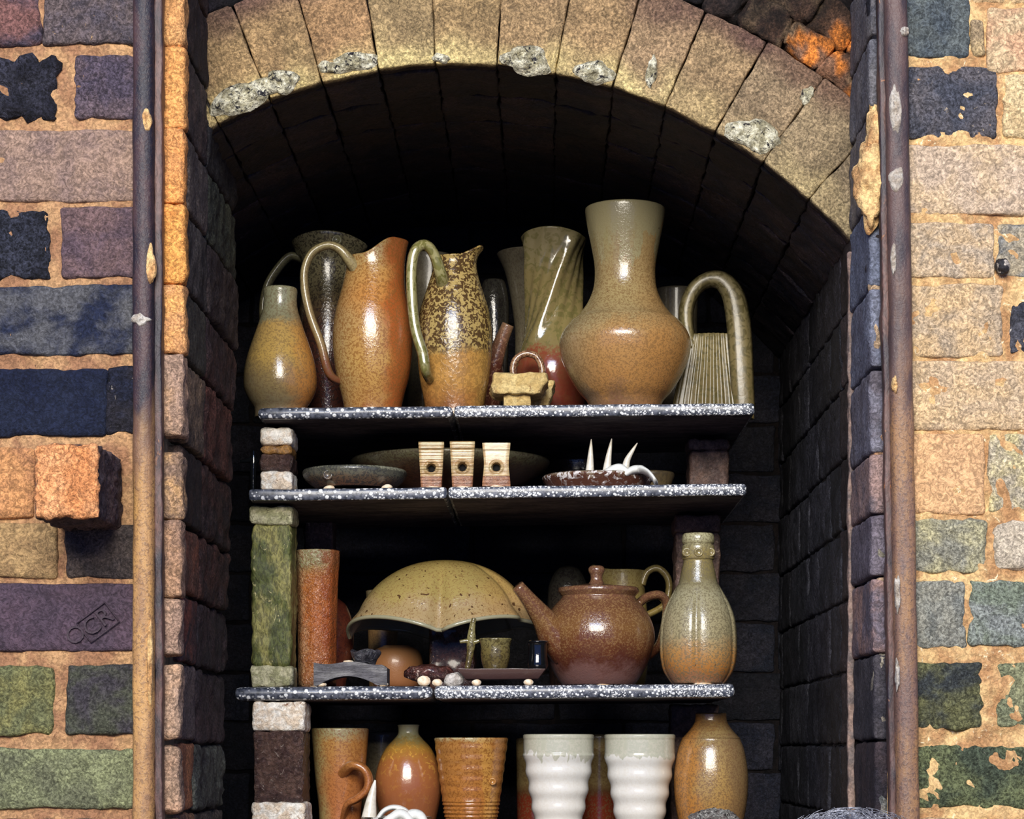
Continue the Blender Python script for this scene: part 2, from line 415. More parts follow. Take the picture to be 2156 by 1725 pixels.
# stamp pressed into the purple brick
def text_mesh(txt, size, depth):
    cu = bpy.data.curves.new('stamp', 'FONT'); cu.body = txt; cu.size = size; cu.extrude = depth; cu.offset = -0.0002
    cu.align_x = 'CENTER'; cu.align_y = 'CENTER'; cu.resolution_u = 3
    ob = bpy.data.objects.new('stamp', cu); COL.objects.link(ob)
    dg = bpy.context.evaluated_depsgraph_get(); me = bpy.data.meshes.new_from_object(ob.evaluated_get(dg))
    vs = [tuple(v.co) for v in me.vertices]; fs = [tuple(p.vertices) for p in me.polygons]
    bpy.data.objects.remove(ob); bpy.data.meshes.remove(me); return vs, fs
STAMP = plain('pressed stamp line', C(54, 42, 50), C(66, 54, 60), 60, 300, 0.2, 0.7, 0.3)
st = MB(); a0 = math.radians(37); cen = P(206, 1311, -0.006)
def on_face(u, w, c=cen): return Vector((c.x + u * cos(a0) - w * sin(a0), 0, c.z + u * sin(a0) + w * cos(a0)))
vs, fs = text_mesh('CR', 0.026, 0.0008)
st.add([(on_face(x, y).x, cen.y - z, on_face(x, y).z) for x, y, z in vs], fs)
vs, fs = text_mesh('O', 0.026, 0.0008)
c2 = P(160, 1338, -0.006)
st.add([(on_face(x, y, c2).x, cen.y - z, on_face(x, y, c2).z) for x, y, z in vs], fs)
hw, hh = 0.0185, 0.0125
for (u0, w0, u1, w1) in ((-hw, hh, hw, hh), (-hw, -hh, hw, -hh), (-hw, -hh, -hw, hh), (hw, -hh, hw, hh)):
    p, q = on_face(u0, w0), on_face(u1, w1); p.y = q.y = cen.y
    sweep(st, [p, (p + q) / 2, q], 0.0007, 0.0007, seg=6, sub=2)
st.build('stamp_mark', STAMP, wall_left)

# --- right front wall
wr = MB()
RB = [(1880, 2042, -50, 120, (88, 94, 92), (66, 74, 80), (180, 170, 140), .3, .4, .003),
      (2078, 2260, 14, 152, (200, 146, 108), (190, 162, 122), (120, 84, 60), .35, .25, .002),
      (2046, 2076, 40, 118, (150, 130, 100), (176, 152, 110), (110, 90, 70), .3, .35, .002),
      (2046, 2260, -60, 6, (206, 176, 126), (190, 156, 110), (150, 110, 80), .3, .3, .002),
      (1880, 2100, 137, 292, (64, 66, 74), (88, 84, 86), (214, 190, 148), .5, .5, .003),
      (2112, 2260, 156, 288, (214, 192, 142), (196, 166, 116), (150, 120, 84), .45, .3, .004),
      (1880, 2260, 304, 452, (192, 164, 128), (178, 156, 136), (236, 214, 166), .5, .25, .002),
      (1880, 2096, 468, 586, (186, 156, 118), (160, 146, 128), (226, 200, 150), .45, .3, .002),
      (2098, 2260, 470, 584, (112, 114, 112), (170, 156, 128), (226, 204, 160), .45, .35, .002),
      (1880, 2113, 598, 752, (196, 162, 116), (158, 140, 116), (214, 186, 136), .4, .3, .002),
      (2128, 2260, 634, 742, (36, 38, 46), (70, 70, 76), (230, 222, 206), .55, .4, .004),
      (1880, 2260, 757, 906, (200, 166, 120), (184, 158, 126), (150, 124, 100), .4, .3, .002),
      (1880, 2076, 912, 1084, (220, 166, 112), (208, 156, 106), (230, 186, 136), .3, .12, .0006),
      (2080, 2260, 914, 1076, (188, 176, 120), (150, 144, 128), (224, 212, 180), .5, .4, .004),
      (1880, 2080, 1092, 1206, (150, 150, 112), (96, 102, 96), (196, 188, 150), .45, .4, .003),
      (2096, 2260, 1098, 1200, (206, 194, 168), (178, 168, 150), (240, 230, 210), .5, .3, .004),
      (1880, 2036, 1224, 1366, (138, 136, 122), (118, 120, 112), (176, 172, 154), .4, .4, .003),
      (2040, 2260, 1222, 1362, (112, 120, 102), (130, 134, 128), (186, 186, 168), .42, .45, .003),
      (1880, 2070, 1396, 1536, (94, 94, 62), (52, 56, 56), (170, 170, 148), .4, .5, .004),
      (2098, 2260, 1394, 1530, (134, 134, 100), (112, 116, 88), (206, 196, 164), .4, .45, .003),
      (1880, 2260, 1570, 1702, (94, 100, 68), (64, 72, 56), (206, 200, 176), .42, .55, .004),
      (1880, 2260, 1722, 1840, (180, 150, 110), (150, 120, 90), (206, 186, 150), .4, .3, .003)]
for b in RB:
    if sum(b[4]) > 400: b = b[:4] + tuple(tuple(int(lerp(c, w_, .28)) for c, w_ in zip(q, (216, 192, 156))) for q in b[4:6]) + b[6:]
    front_brick(wr, *b, Y=-0.003 - 0.002 * random.random())
RS = [(-585, -412, (40, 34, 36), (24, 22, 28), .2), (-405, -225, (16, 16, 24), (26, 26, 34), .2), (-218, -46, (16, 16, 24), (26, 26, 34), .2), (-40, 120, (16, 16, 24), (26, 26, 34), .2), (124, 180, (40, 34, 36), (24, 22, 28), .2), (186, 300, (206, 166, 104), (60, 46, 42), .5), (486, 560, (70, 60, 56), (40, 34, 38), .3),
      (562, 738, (178, 152, 122), (160, 134, 106), .3), (798, 895, (156, 140, 120), (80, 72, 68), .3), (908, 1080, (196, 150, 112), (110, 94, 86), .4),
      (1088, 1205, (120, 114, 98), (96, 92, 84), .3), (1215, 1312, (168, 140, 112), (120, 106, 94), .3), (1374, 1545, (140, 132, 116), (120, 112, 100), .35),
      (1576, 1730, (146, 138, 124), (90, 92, 90), .5)]
for (y0, y1, a, b, sp) in RS:
    l = 8 * sst(300, 1600, y0)
    front_brick(wr, 1834 + l * 1.6, 1866 + l * 2.2, y0, y1, a, b, (220, 196, 156), sp, .4, .004, Y=0.012, depth=0.03, edge=0.004)
extra(wr, UP, 1880, 2760, PAL_R); extra(wr, [(b0, b1) for b0, b1 in ((-50, 120), (137, 292), (304, 452), (468, 586), (598, 752), (757, 906), (912, 1084), (1092, 1206), (1222, 1366), (1394, 1536), (1570, 1702), (1722, 1840))], 2274, 2760, PAL_R)
mortar_sheet(wr, 1868, 2770, -600, 1850, -0.0008, 1, 0.0046, 8)
RV = [((104, 100, 100), (84, 84, 90))] * 3 + [((104, 100, 100), (84, 84, 90)), ((108, 106, 108), (90, 90, 96)), ((120, 112, 104), (96, 92, 94)), ((112, 118, 134), (98, 102, 116)), ((118, 122, 136), (96, 96, 108)), ((118, 116, 126), (92, 86, 92)), ((150, 124, 116), (108, 98, 102)),
      ((112, 104, 112), (96, 88, 96)), ((150, 120, 110), (104, 96, 104)), ((72, 68, 72), (50, 48, 54)), ((62, 52, 54), (44, 40, 46)), ((70, 56, 56), (50, 44, 48))]
YR = [-590, -410, -235, -66, 100, 250, 440, 620, 790, 965, 1090, 1222, 1380, 1560, 1712, 1860]
for i in range(15):
    z1 = P(0, YR[i] + 3, 0.05).z; z0 = P(0, YR[i + 1] - 2, 0.05).z; a, b = RV[i]
    lx = 0.006 * sst(900, 1700, YR[i])
    rbox(wr, (XR + 0.05 + lx, 0.088, (z0 + z1) / 2), XYZ, (0.05, 0.078, (z1 - z0) / 2), 0.004, 0.008, 0.0015, 60, i + 31, 0.002, 0, cv(C(*a), 1), cv(C(*b), .22), cv(C(190, 160, 140), .25))
block(wr, XR + 0.02, 2.5, 0.02, YA, ZLOW - 1.25, ZTOP, 2)
block(wr, XR + 0.115, 2.5, 0.0055, 0.02, ZLOW - 1.25, ZTOP, 2)
wall_right = props(wr.build('wall_right', [BRICK, MORTARY, DARKMORTAR], attrs=True), kind='structure')

# --- inner right wall of the chamber
wi = MB(); ch = 0.0825
k0 = EYE - 0.16
zr_top = AZ + sqrt(R1 ** 2 - (XR - AX) ** 2)
row = 0; z = k0
while z < zr_top + 0.06:
    y = YA + 0.001; j = 0
    lens = [0.085, 0.1, 0.22, 0.11, 0.22, 0.11] if row % 2 else [0.085, 0.215, 0.11, 0.22, 0.11, 0.11]
    while y < YB and j < 6:
        L = min(lens[j], YB - y)
        if L < 0.02: break
        r = random.random()
        base = (66, 56, 56) if j == 0 else (50, 49, 54)
        base = tuple(int(c * (0.75 + 0.5 * r)) for c in base)
        zz = min(z + ch - 0.003, zr_top + 0.012)
        if zz - z > 0.015:
            rbox(wi, (XR + 0.05 + 0.0015 * random.random(), y + L / 2, (z + zz) / 2), XYZ, (0.05, L / 2 - 0.0015, (zz - z) / 2), 0.004, 0.009, 0.0025, 60, row * 7 + j, 0.002, 0,
                 cv(C(*base), 1), cv(C(*[int(c * .7) for c in base]), .45), cv(C(150, 142, 130), .33))
        y += L + 0.002; j += 1
    z += ch; row += 1
block(wi, XR + 0.006, XR + 0.12, YA + 0.001, YB + 0.1, ZLOW - 1.25, zr_top + 0.1, 1)
PALEJOINT = plain('pale joint mortar', C(150, 126, 112), C(116, 104, 98), 40, 200, 0.3, 0.9, 0.6)
rbox(wi, (XR + 0.0015, YA + 0.001, (ZLOW + zr_top) / 2 - .01), XYZ, (0.004, 0.005, (zr_top - ZLOW) / 2), 0.002, 0.012, 0.002, 90, 3, 0.002, 2)
wall_inner_right = props(wi.build('wall_inner_right', [SOOTBRICK, DARKMORTAR, PALEJOINT], attrs=True), kind='structure')

# --- back wall and inner left wall
def soot_wall(name, fn):
    mb = MB(); fn(mb); return props(mb.build(name, [SOOTBRICK, DARKMORTAR], attrs=True), kind='structure')
def back_fn(mb):
    z = k0 - 0.02; row = 0
    while z < EYE + 0.85:
        x = AX - 0.46 - (0.1 if row % 2 else 0)
        while x < XR + 0.1:
            L = 0.222; g = 0.7 + 0.5 * random.random()
            rbox(mb, (x + L / 2, YB + 0.05, z + 0.0355), XYZ, (L / 2 - 0.002, 0.05, 0.0345), 0.004, 0.016, 0.003, 60, row + x, 0.002, 0,
                 cv(C(*[int(c * g) for c in (44, 42, 50)]), 1), cv(C(*[int(c * g) for c in (30, 32, 42)]), .4), cv(C(110, 104, 100), .22))
            x += L + 0.002
        z += 0.073; row += 1
    block(mb, AX - 0.6, XR + 0.12, YB + 0.004, YB + 0.12, ZLOW - 1.25, ZTOP, 1)
soot_wall('wall_back', back_fn)
def il_fn(mb):
    XL = AX - (XR - AX); z = k0; row = 0
    while z < zr_top:
        y = YW + (0.0 if row % 2 else -0.11)
        while y < YB:
            g = 0.7 + 0.4 * random.random(); L = 0.222; y1 = min(y + L, YB); y0 = max(y, YW)
            if y1 - y0 > .03:
                rbox(mb, (XL - 0.05, (y0 + y1) / 2, z + 0.04), XYZ, (0.05, (y1 - y0) / 2 - 0.0015, 0.0395), 0.004, 0.018, 0.002, 60, row + y, 0.002, 0,
                     cv(C(*[int(c * g) for c in (34, 35, 46)]), 1), cv(C(*[int(c * g) for c in (26, 28, 40)]), .4), cv(C(90, 86, 84), .2))
            y += L + 0.002
        z += ch; row += 1
    block(mb, XL - 0.12, XL - 0.004, YW - 0.01, YB + 0.1, ZLOW - 1.25, zr_top + 0.1, 1)
soot_wall('wall_inner_left', il_fn)

# --- vault, arch ring, rubble ring above it
JA = [-0.86, -0.745, -0.615, -0.49, -0.380, -0.273, -0.160, -0.049, 0.0695, 0.185, 0.299, 0.408, 0.518, 0.628, 0.742, 0.858]
def voussoir(mb, a0, a1, r0, r1, y0, y1, mi, colfn, seed, amp=0.002, gap=0.0005, edge=0.0015, step=0.008, rad=0.003):
    am = (a0 + a1) / 2; n = Vector((sin(am), 0, cos(am))); t = Vector((cos(am), 0, -sin(am)))
    rm = (r0 + r1) / 2; cen = Vector((AX, (y0 + y1) / 2, AZ)) + n * rm; hw = (a1 - a0) / 2
    def tp(q):                                        # wedge shape with a curved soffit
        f = (rm + q[2]) / rm
        return (q[0] * f, q[1], q[2] - 0.5 * q[0] * q[0] * f / rm)
    rbox(mb, cen, (t, Vector((0, 1, 0)), n), (rm * hw - gap, (y1 - y0) / 2 - 0.0008, (r1 - r0) / 2), rad, step, amp, 60, seed, edge, mi, colfn=colfn, taper=tp)
va = MB(); ys = [YA + 0.026, 0.30, 0.41, 0.53, 0.64, 0.75, 0.86, YB]
for i in range(len(JA) - 1):
    for j in range(len(ys) - 1):
        g = 0.75 + 0.5 * random.random()
        A = cv(C(*[int(c * g) for c in (58, 48, 50)]), 1); B = cv(C(*[int(c * g) for c in (36, 36, 46)]), .4); S_ = cv(C(104, 78, 64), .3)
        voussoir(va, JA[i], JA[i + 1], R1 + 0.001 + 0.002 * random.random(), R1 + 0.11, ys[j], ys[j + 1], 0, lambda v, A=A, B=B, S_=S_: (A, B, S_), i * 9 + j, 0.003, 0.0009, 0.002, 0.011)
ceiling = props(va.build('ceiling', [SOOTBRICK], attrs=True), kind='structure')
VC = [(150, 122, 84), (150, 122, 84), (150, 124, 86), (164, 136, 92), (160, 130, 88), (164, 124, 84), (158, 138, 96), (164, 138, 92), (162, 134, 94), (168, 138, 96), (160, 134, 104), (164, 140, 104), (148, 132, 108), (138, 128, 104), (134, 124, 104)]
ar = MB()
for i in range(len(JA) - 1):
    base = tuple(lerp(q, w_, .5) for q, w_ in zip(VC[i], (156, 128, 92)))
    def cf(v, base=base, i=i):
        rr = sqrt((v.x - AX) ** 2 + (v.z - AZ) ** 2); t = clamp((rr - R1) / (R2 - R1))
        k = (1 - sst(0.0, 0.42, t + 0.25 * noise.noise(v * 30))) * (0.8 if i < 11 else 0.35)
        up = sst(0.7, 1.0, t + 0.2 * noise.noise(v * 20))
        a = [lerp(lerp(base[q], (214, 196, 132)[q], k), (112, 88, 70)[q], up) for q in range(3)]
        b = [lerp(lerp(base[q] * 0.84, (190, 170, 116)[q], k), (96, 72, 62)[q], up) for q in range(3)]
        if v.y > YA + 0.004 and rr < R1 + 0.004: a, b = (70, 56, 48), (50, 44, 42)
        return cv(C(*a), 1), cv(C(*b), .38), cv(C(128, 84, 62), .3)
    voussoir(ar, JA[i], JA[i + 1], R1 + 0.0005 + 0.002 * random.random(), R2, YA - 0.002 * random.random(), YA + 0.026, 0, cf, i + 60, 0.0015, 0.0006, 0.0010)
rb = 0
a = -0.62
while a < 0.80:
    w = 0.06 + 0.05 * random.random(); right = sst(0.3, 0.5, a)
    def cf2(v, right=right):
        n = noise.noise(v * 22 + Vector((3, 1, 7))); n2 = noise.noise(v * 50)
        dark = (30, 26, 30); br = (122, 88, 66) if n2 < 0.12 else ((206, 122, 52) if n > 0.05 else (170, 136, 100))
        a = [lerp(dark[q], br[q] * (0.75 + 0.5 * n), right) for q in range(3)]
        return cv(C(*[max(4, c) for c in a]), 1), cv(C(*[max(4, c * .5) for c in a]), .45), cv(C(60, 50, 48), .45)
    for kk, (ra_, rb_) in enumerate(((R2 + 0.001, R2 + 0.04), (R2 + 0.038, R2 + 0.082))):
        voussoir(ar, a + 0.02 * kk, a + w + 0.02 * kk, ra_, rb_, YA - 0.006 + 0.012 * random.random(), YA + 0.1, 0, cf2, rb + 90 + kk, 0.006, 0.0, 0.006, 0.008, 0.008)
    a += w; rb += 2
arch = props(ar.build('trim_arch', [BRICK], attrs=True), kind='structure')
# rough ash crust on the lower faces of the voussoirs
def patch(mb, px, py, rx, ry, Y, seed, rot=0.0, hgt=0.006, n=26):
    vs, fs = [], []; sc = s(Y); nr = 9
    for i in range(nr + 1):
        for k in range(n):
            t = 2 * pi * k / n
            rr = (i / nr) * (0.85 + 0.35 * noise.noise(Vector((cos(t) * 1.6 + seed, sin(t) * 1.6, seed * 1.3))))
            u, w = rr * rx * cos(t), rr * ry * sin(t)
            x = px + u * cos(rot) - w * sin(rot); y = py + u * sin(rot) + w * cos(rot)
            h = hgt * (1 - (i / nr) ** 3) * (0.6 + 0.9 * noise.noise(Vector((u * .05 + seed, w * .05, 1.0))) + 0.7 * noise.noise(Vector((u * .16, w * .16, seed))))
            p = P(x, y, Y); p.y = Y - max(-0.001, h) + (0.003 if i == nr else 0); vs.append(p)
    for i in range(nr):
        for k in range(n):
            k2 = (k + 1) % n; fs.append((i * n + k, i * n + k2, (i + 1) * n + k2, (i + 1) * n + k))
    mb.add(vs, fs)
for (x, y, rx, ry, rot, hh) in ((505, 205, 82, 40, -0.42, .010), (588, 172, 46, 30, -.3, .009), (745, 128, 58, 26, -0.15, .006), (690, 140, 26, 16, 0, .006), (930, 122, 22, 12, .1, .005), (1107, 128, 64, 38, .08, .012), (1248, 152, 46, 30, .2, .010), (1372, 150, 14, 42, .1, .006), (1588, 284, 70, 40, .3, .006), (1700, 200, 16, 24, .5, .004)):
    c = MB(); patch(c, x, y, rx, ry, YA - 0.003, x * .37, rot, hh); c.build('ash_crust', CRUST, arch)
c = MB(); block(c, -2.5, 2.5, YA + 0.11, YA + 0.16, AZ + R2 + 0.02, ZTOP, 0)
block(c, XR - 0.03, 1.2, YA + 0.102, YA + 0.16, EYE + 0.775, ZTOP, 0); block(c, -1.0, XJ + 0.02, YA + 0.102, YA + 0.16, EYE + 0.86, ZTOP, 0)
props(c.build('wall_upper', [DARKMORTAR]), kind='structure')
# floor, chamber base
c = MB(); v = [(-4, -8, 0), (4, -8, 0), (4, 2, 0), (-4, 2, 0)]; c.add(v, [(0, 1, 2, 3)])
props(c.build('floor', plain('trodden yard floor', C(150, 130, 104), C(120, 104, 86), 4, 60, 0.3, 0.9, 0.4)), kind='structure')

# ------------------------------------------------------------------ irons beside the opening
def iron_material(name, hi, lo, z0, z1):
    m = NT(name); o = m.node('ShaderNodeTexCoord').outputs['Object']; q = m.node('ShaderNodeMapping', {'Vector': o, 'Scale': (1, 1, 0.3)}).outputs[0]
    z = m.node('ShaderNodeSeparateXYZ', {0: o}).outputs[2]
    n = m.noise(q, 14, 4, .6); f = m.rng(m.math('ADD', z, m.rng(n, .25, .75, -.14, .14, False)), z0, z1)
    n2 = m.noise(o, 300, 3, .6, .8); n3 = m.noise(q, 26, 5, .65)
    a = m.mix(m.rng(n3, .4, .6), hi[0], hi[1]); b = m.mix(m.rng(n3, .4, .6), lo[0], lo[1])
    col = m.mix(f, b, a); col = m.mix(m.math('MULTIPLY', m.rng(n2, .5, .6), m.rng(f, 0, 1, .55, .15)), col, lo[2])
    return m.finish(col, .55, m.bump(m.math('ADD', n2, n3), .35, .003), .5)
ZI = P(0, 1850, 0).z
IRONL = iron_material('iron, sooty above and ochre scale below', (C(28, 24, 34), C(72, 50, 50)), (C(186, 142, 84), C(146, 108, 72), C(92, 66, 48)), P(0, 1080, 0).z - ZI, P(0, 820, 0).z - ZI)
IRONR = iron_material('iron, dark brown with ochre scale low down', (C(50, 42, 46), C(92, 70, 64)), (C(112, 86, 74), C(150, 112, 74), C(70, 56, 54)), P(0, 1000, 0).z - ZI, P(0, 560, 0).z - ZI)
def iron(name, label, x0, x1, xw0, xw1, lean, mats, Yf):
    zt, zb = P(0, -600, 0).z, P(0, 1850, 0).z
    root = thing(name, label, 'iron bar', (P((x0 + x1) / 2, 0, 0).x, Yf, zb))
    def tp(q): return (q[0] + lean * (-q[2]), q[1], q[2])
    zc = (zt + zb) / 2; hz = (zt - zb) / 2
    mb = MB(); a, b = P(x0, 0, Yf).x, P(x1, 0, Yf).x
    rbox(mb, ((a + b) / 2, Yf + 0.011, zc), XYZ, ((b - a) / 2, 0.011, hz), 0.0095, 0.012, 0.0007, 50, 1, 0.0008, 0, taper=tp)
    mb.build('flange', mats[0], root)
    mb = MB(); a, b = P(xw0, 0, Yf).x, P(xw1, 0, Yf).x
    rbox(mb, ((a + b) / 2, Yf + 0.018, zc), XYZ, ((b - a) / 2, 0.008, hz), 0.002, 0.012, 0.0012, 60, 2, 0.001, 0, taper=tp)
    mb.build('web', mats[1], root)
    return root
il = iron('angle_iron', 'rusty iron upright left of the kiln opening, beside the orange brick edge', 276, 322, 321, 338, 0.0, (IRONL, IRON), -0.028)
ir = iron('angle_iron', 'rusty iron upright right of the kiln opening with grey lime splashes', 1873, 1923, 1860, 1875, 0.0155, (IRONR, IRON), -0.026)
for (x, y, rx, ry, par, mat) in ((308, 252, 13, 32, il, PALELUMP), (318, 560, 11, 50, il, PALELUMP), (297, 672, 22, 16, il, GREYLUMP), (1886, 230, 14, 62, ir, GREYLUMP), (1889, 378, 17, 36, ir, GREYLUMP), (1905, 66, 12, 12, ir, GREYLUMP), (1882, 545, 8, 40, ir, GREYLUMP), (1884, 810, 8, 22, ir, PALELUMP), (1890, 1250, 7, 50, ir, GREYLUMP), (1890, 1420, 6, 40, ir, GREYLUMP), (316, 1400, 7, 110, il, PALELUMP)):
    c = MB(); patch(c, x, y, rx, ry, -0.0285 if par is il else -0.0265, y * .13, 0, 0.004); c.build('mortar_splash', mat, par)
c = MB(); p = P(1834, 390, 0.0)
blob(c, P(1836, 380, 0.005), (0.018, 0.02, 0.05), 0.35, 60, 3, 22)
blob(c, P(1846, 290, 0.008), (0.012, 0.014, 0.032), 0.35, 70, 5, 18)
mo = c.build('mortar_lump', PALELUMP, origin=P(1834, 480, 0.005)); props(mo, 'crumbling yellow mortar lump beside the right iron upright', 'mortar lump')
c = MB(); blob(c, P(2110, 562, -0.008), (0.007, 0.009, 0.010), 0.3, 90, 2, 14)
props(c.build('iron_stud', plain('burnt iron stud', C(40, 38, 40), C(180, 170, 156), 120, 300, .4, .6, .6, lo=.5, hi=.6), origin=P(2110, 570, -0.004)), 'small burnt black stud sticking out of the right brick wall', 'stud')

# protruding brick of the left wall
pb = MB(); Yf = -0.12; a, b = P(72, 1090, Yf), P(207, 934, Yf)
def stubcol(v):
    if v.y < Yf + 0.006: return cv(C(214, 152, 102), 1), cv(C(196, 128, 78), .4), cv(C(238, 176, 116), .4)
    return cv(C(92, 74, 70), 1), cv(C(66, 56, 60), .3), cv(C(140, 96, 70), .25)  # faces behind the front coloured darker, their shade put into the brick colour
rbox(pb, ((a.x + b.x) / 2, Yf + 0.061, (a.z + b.z) / 2), XYZ, ((b.x - a.x) / 2, 0.061, (b.z - a.z) / 2), 0.004, 0.004, 0.0035, 110, 5, 0.002, colfn=stubcol)
props(pb.build('protruding_brick', BRICK, origin=((a.x + b.x) / 2, Yf + .06, a.z), attrs=True), 'broken orange brick end jutting out of the left wall', 'brick')

# ------------------------------------------------------------------ shelves
SH = {1: (541, 858, 1590, 848, 25), 2: (522, 1030, 1573, 1018, 25), 3: (491, 1447, 1548, 1440, 29), 4: (500, 1800, 1560, 1796, 28)}
YF, YK = 0.42, 0.78
def shelf_z(k, X):
    x0, y0, x1, y1, t = SH[k]; px = CX + X / s(YF)
    return EYE + (HY - lerp(y0, y1, (px - x0) / (x1 - x0))) * s(YF)
def bat(k, xa, xb, label, mats, rad=0.004):
    x0, y0, x1, y1, t = SH[k]
    A = (xa - CX) * s(YF); B = (xb - CX) * s(YF); za, zb = shelf_z(k, A), shelf_z(k, B); th = t * s(YF)
    ux = Vector((B - A, 0, zb - za)); L = ux.length; ux.normalize(); uz = Vector((-ux.z, 0, ux.x))
    cen = Vector(((A + B) / 2, (YF + YK) / 2, (za + zb) / 2)) - uz * th / 2
    mb = MB(); rbox(mb, cen, (ux, Vector((0, 1, 0)), uz), (L / 2 - 0.0006, (YK - YF) / 2, th / 2), rad, 0.014, 0.0005, 60, k + xa, 0.0004)
    for i, f in enumerate(mb.f):                      # the edge carries the salt spots, the faces are plain
        c = sum((Vector(mb.v[q]) for q in f), Vector()) / len(f)
        if c.y > YF + rad * 1.2 and abs((c - cen).dot(ux)) < L / 2 - rad: mb.m[i] = 1
    return props(mb.build('kiln_shelf', mats, origin=(cen.x, cen.y, min(za, zb) - th)), label, 'kiln shelf', 'speckled kiln shelves in the opening')
bat(1, 541, 954, 'left slab of the top kiln shelf, under the three jugs', [SHELF_SPARSE, SHELF_UNDER], .006)
bat(1, 955, 1590, 'right slab of the top kiln shelf, under the big flared vase', [SHELF_DENSE, SHELF_UNDER])
bat(2, 522, 942, 'left slab of the second kiln shelf, large white spots, under the shallow dish', [SHELF_SPARSE, SHELF_UNDER])
bat(2, 943, 1573, 'right slab of the second kiln shelf, under the white horns', [SHELF_DENSE, SHELF_UNDER])
bat(3, 491, 912, 'left slab of the third kiln shelf, on which the green prop stands', [SHELF_SPARSE, SHELF_UNDER], .008)
bat(3, 913, 1548, 'right slab of the third kiln shelf, under the brown teapot', [SHELF_DENSE, SHELF_UNDER], .006)
c = MB(); x0 = P(500, 0, YF).x; x1 = P(1560, 0, YF).x; z4 = min(shelf_z(4, x0), shelf_z(4, x1))
block(c, x0, x1, YF - 0.03, YK, 0, z4 - 0.0005, 0); props(c.build('trim_plinth', plain('sooted plinth', C(60, 52, 50), C(40, 36, 38))), kind='structure')
SH[4] = (500, SH[4][1], 1560, SH[4][1], 28); Z4 = z4
def base_z(k, X): return Z4 if k == 4 else shelf_z(k, X)

# ------------------------------------------------------------------ pots
def pot(name, label, cat, cx, Y, shelf, prof, mat, parts=True, group=None, th=0.004, mod=None, seg=72, lift=0.0025, depth=0.6, closed=False, part_name='body', bz=None, wad=True):
    """prof: (half width px, y px) from the rim down; returns the thing (Empty) with its body part"""
    X = (cx - CX) * s(Y); zb = (base_z(shelf, X) if bz is None else bz) + lift
    pr = [(r * s(Y), EYE + (HY - y) * s(Y)) for r, y in prof][::-1]
    pr = [p for p in pr if p[1] > zb + 0.003]
    pr = [(pr[0][0] * 0.97 if prof[-1][0] * s(Y) > pr[0][0] else prof[-1][0] * s(Y), zb)] + pr
    root = thing(name, label, cat, (X, Y, zb), group)
    mb = MB(); lathe(mb, X, Y, pr, seg, 5, th, mod, depth, closed_top=closed)
    mb.build(part_name, mat, root)
    root['zb'] = zb
    if wad and bz is None and shelf != 4:
        w = MB(); blob(w, (X + 0.004, Y - pr[0][0] * 0.75, zb - lift + 0.0018), (0.013, 0.012, 0.0026), 0.1, 60, cx, 10, flat=-0.0018)
        o = w.build('clay_wad', WAD, origin=(X + .004, Y - pr[0][0] * .75, zb - lift)); o['wad_for'] = label
        WADS.append((o, name, label))
    return root, pr, zb
WADS = []
def H(y, Y, zb): return EYE + (HY - y) * s(Y) - zb
def handle(root, pts, ra, rb, mat, ref=(0, 1, 0), flute=0.0, name='handle', sub=7):
    mb = MB(); sweep(mb, [P(*p) for p in pts], ra, rb, ref, 16, sub, flute=flute); return mb.build(name, mat, root)
def disc(root, name, px, py, Y, r, mat, tilt=0.0):
    mb = MB(); c = P(px, py, Y); vs = []; fs = []; n = 24
    rings = [(0.0, -0.0006), (r * .55, -0.0006), (r * .62, -0.0016), (r * .86, -0.0016), (r, 0.0015)]
    for (q, d) in rings:
        for k in range(n):
            t = 2 * pi * k / n; vs.append((c.x + q * cos(t), c.y + d, c.z + q * sin(t)))
    for i in range(len(rings) - 1):
        for k in range(n):
            k2 = (k + 1) % n; fs.append((i * n + k, (i + 1) * n + k, (i + 1) * n + k2, i * n + k2))
    mb.add(vs, fs); return mb.build(name, mat, root)

GREYG, SALT = C(132, 130, 108), C(186, 160, 116)
# --- top shelf -----------------------------------------------------------------
# pear shaped bottle
Y = .53
m = glaze('pear bottle glaze', .155, [(0, C(120, 104, 84)), (.12, C(136, 120, 92)), (.3, C(158, 132, 84)), (.5, C(206, 166, 88)), (.74, C(200, 160, 92)), (.8, C(150, 144, 116)), (1, C(166, 166, 142))], .06,
          side=[(C(214, 132, 50), .008, .046, .8), (C(128, 116, 96), -.012, -.05, .7)], worm=(C(110, 88, 62), 420, .5, .6, .35), pits=(C(50, 36, 26), .78), rough=.2)
pot('bottle_vase', 'small pear-shaped vase with pale narrow neck at the left end of the top shelf', 'vase', 590, Y, 1,
    [(35, 609), (36, 614), (35, 630), (37, 652), (47, 685), (61, 725), (72, 762), (77, 796), (75, 822), (64, 846), (54, 862)], m)
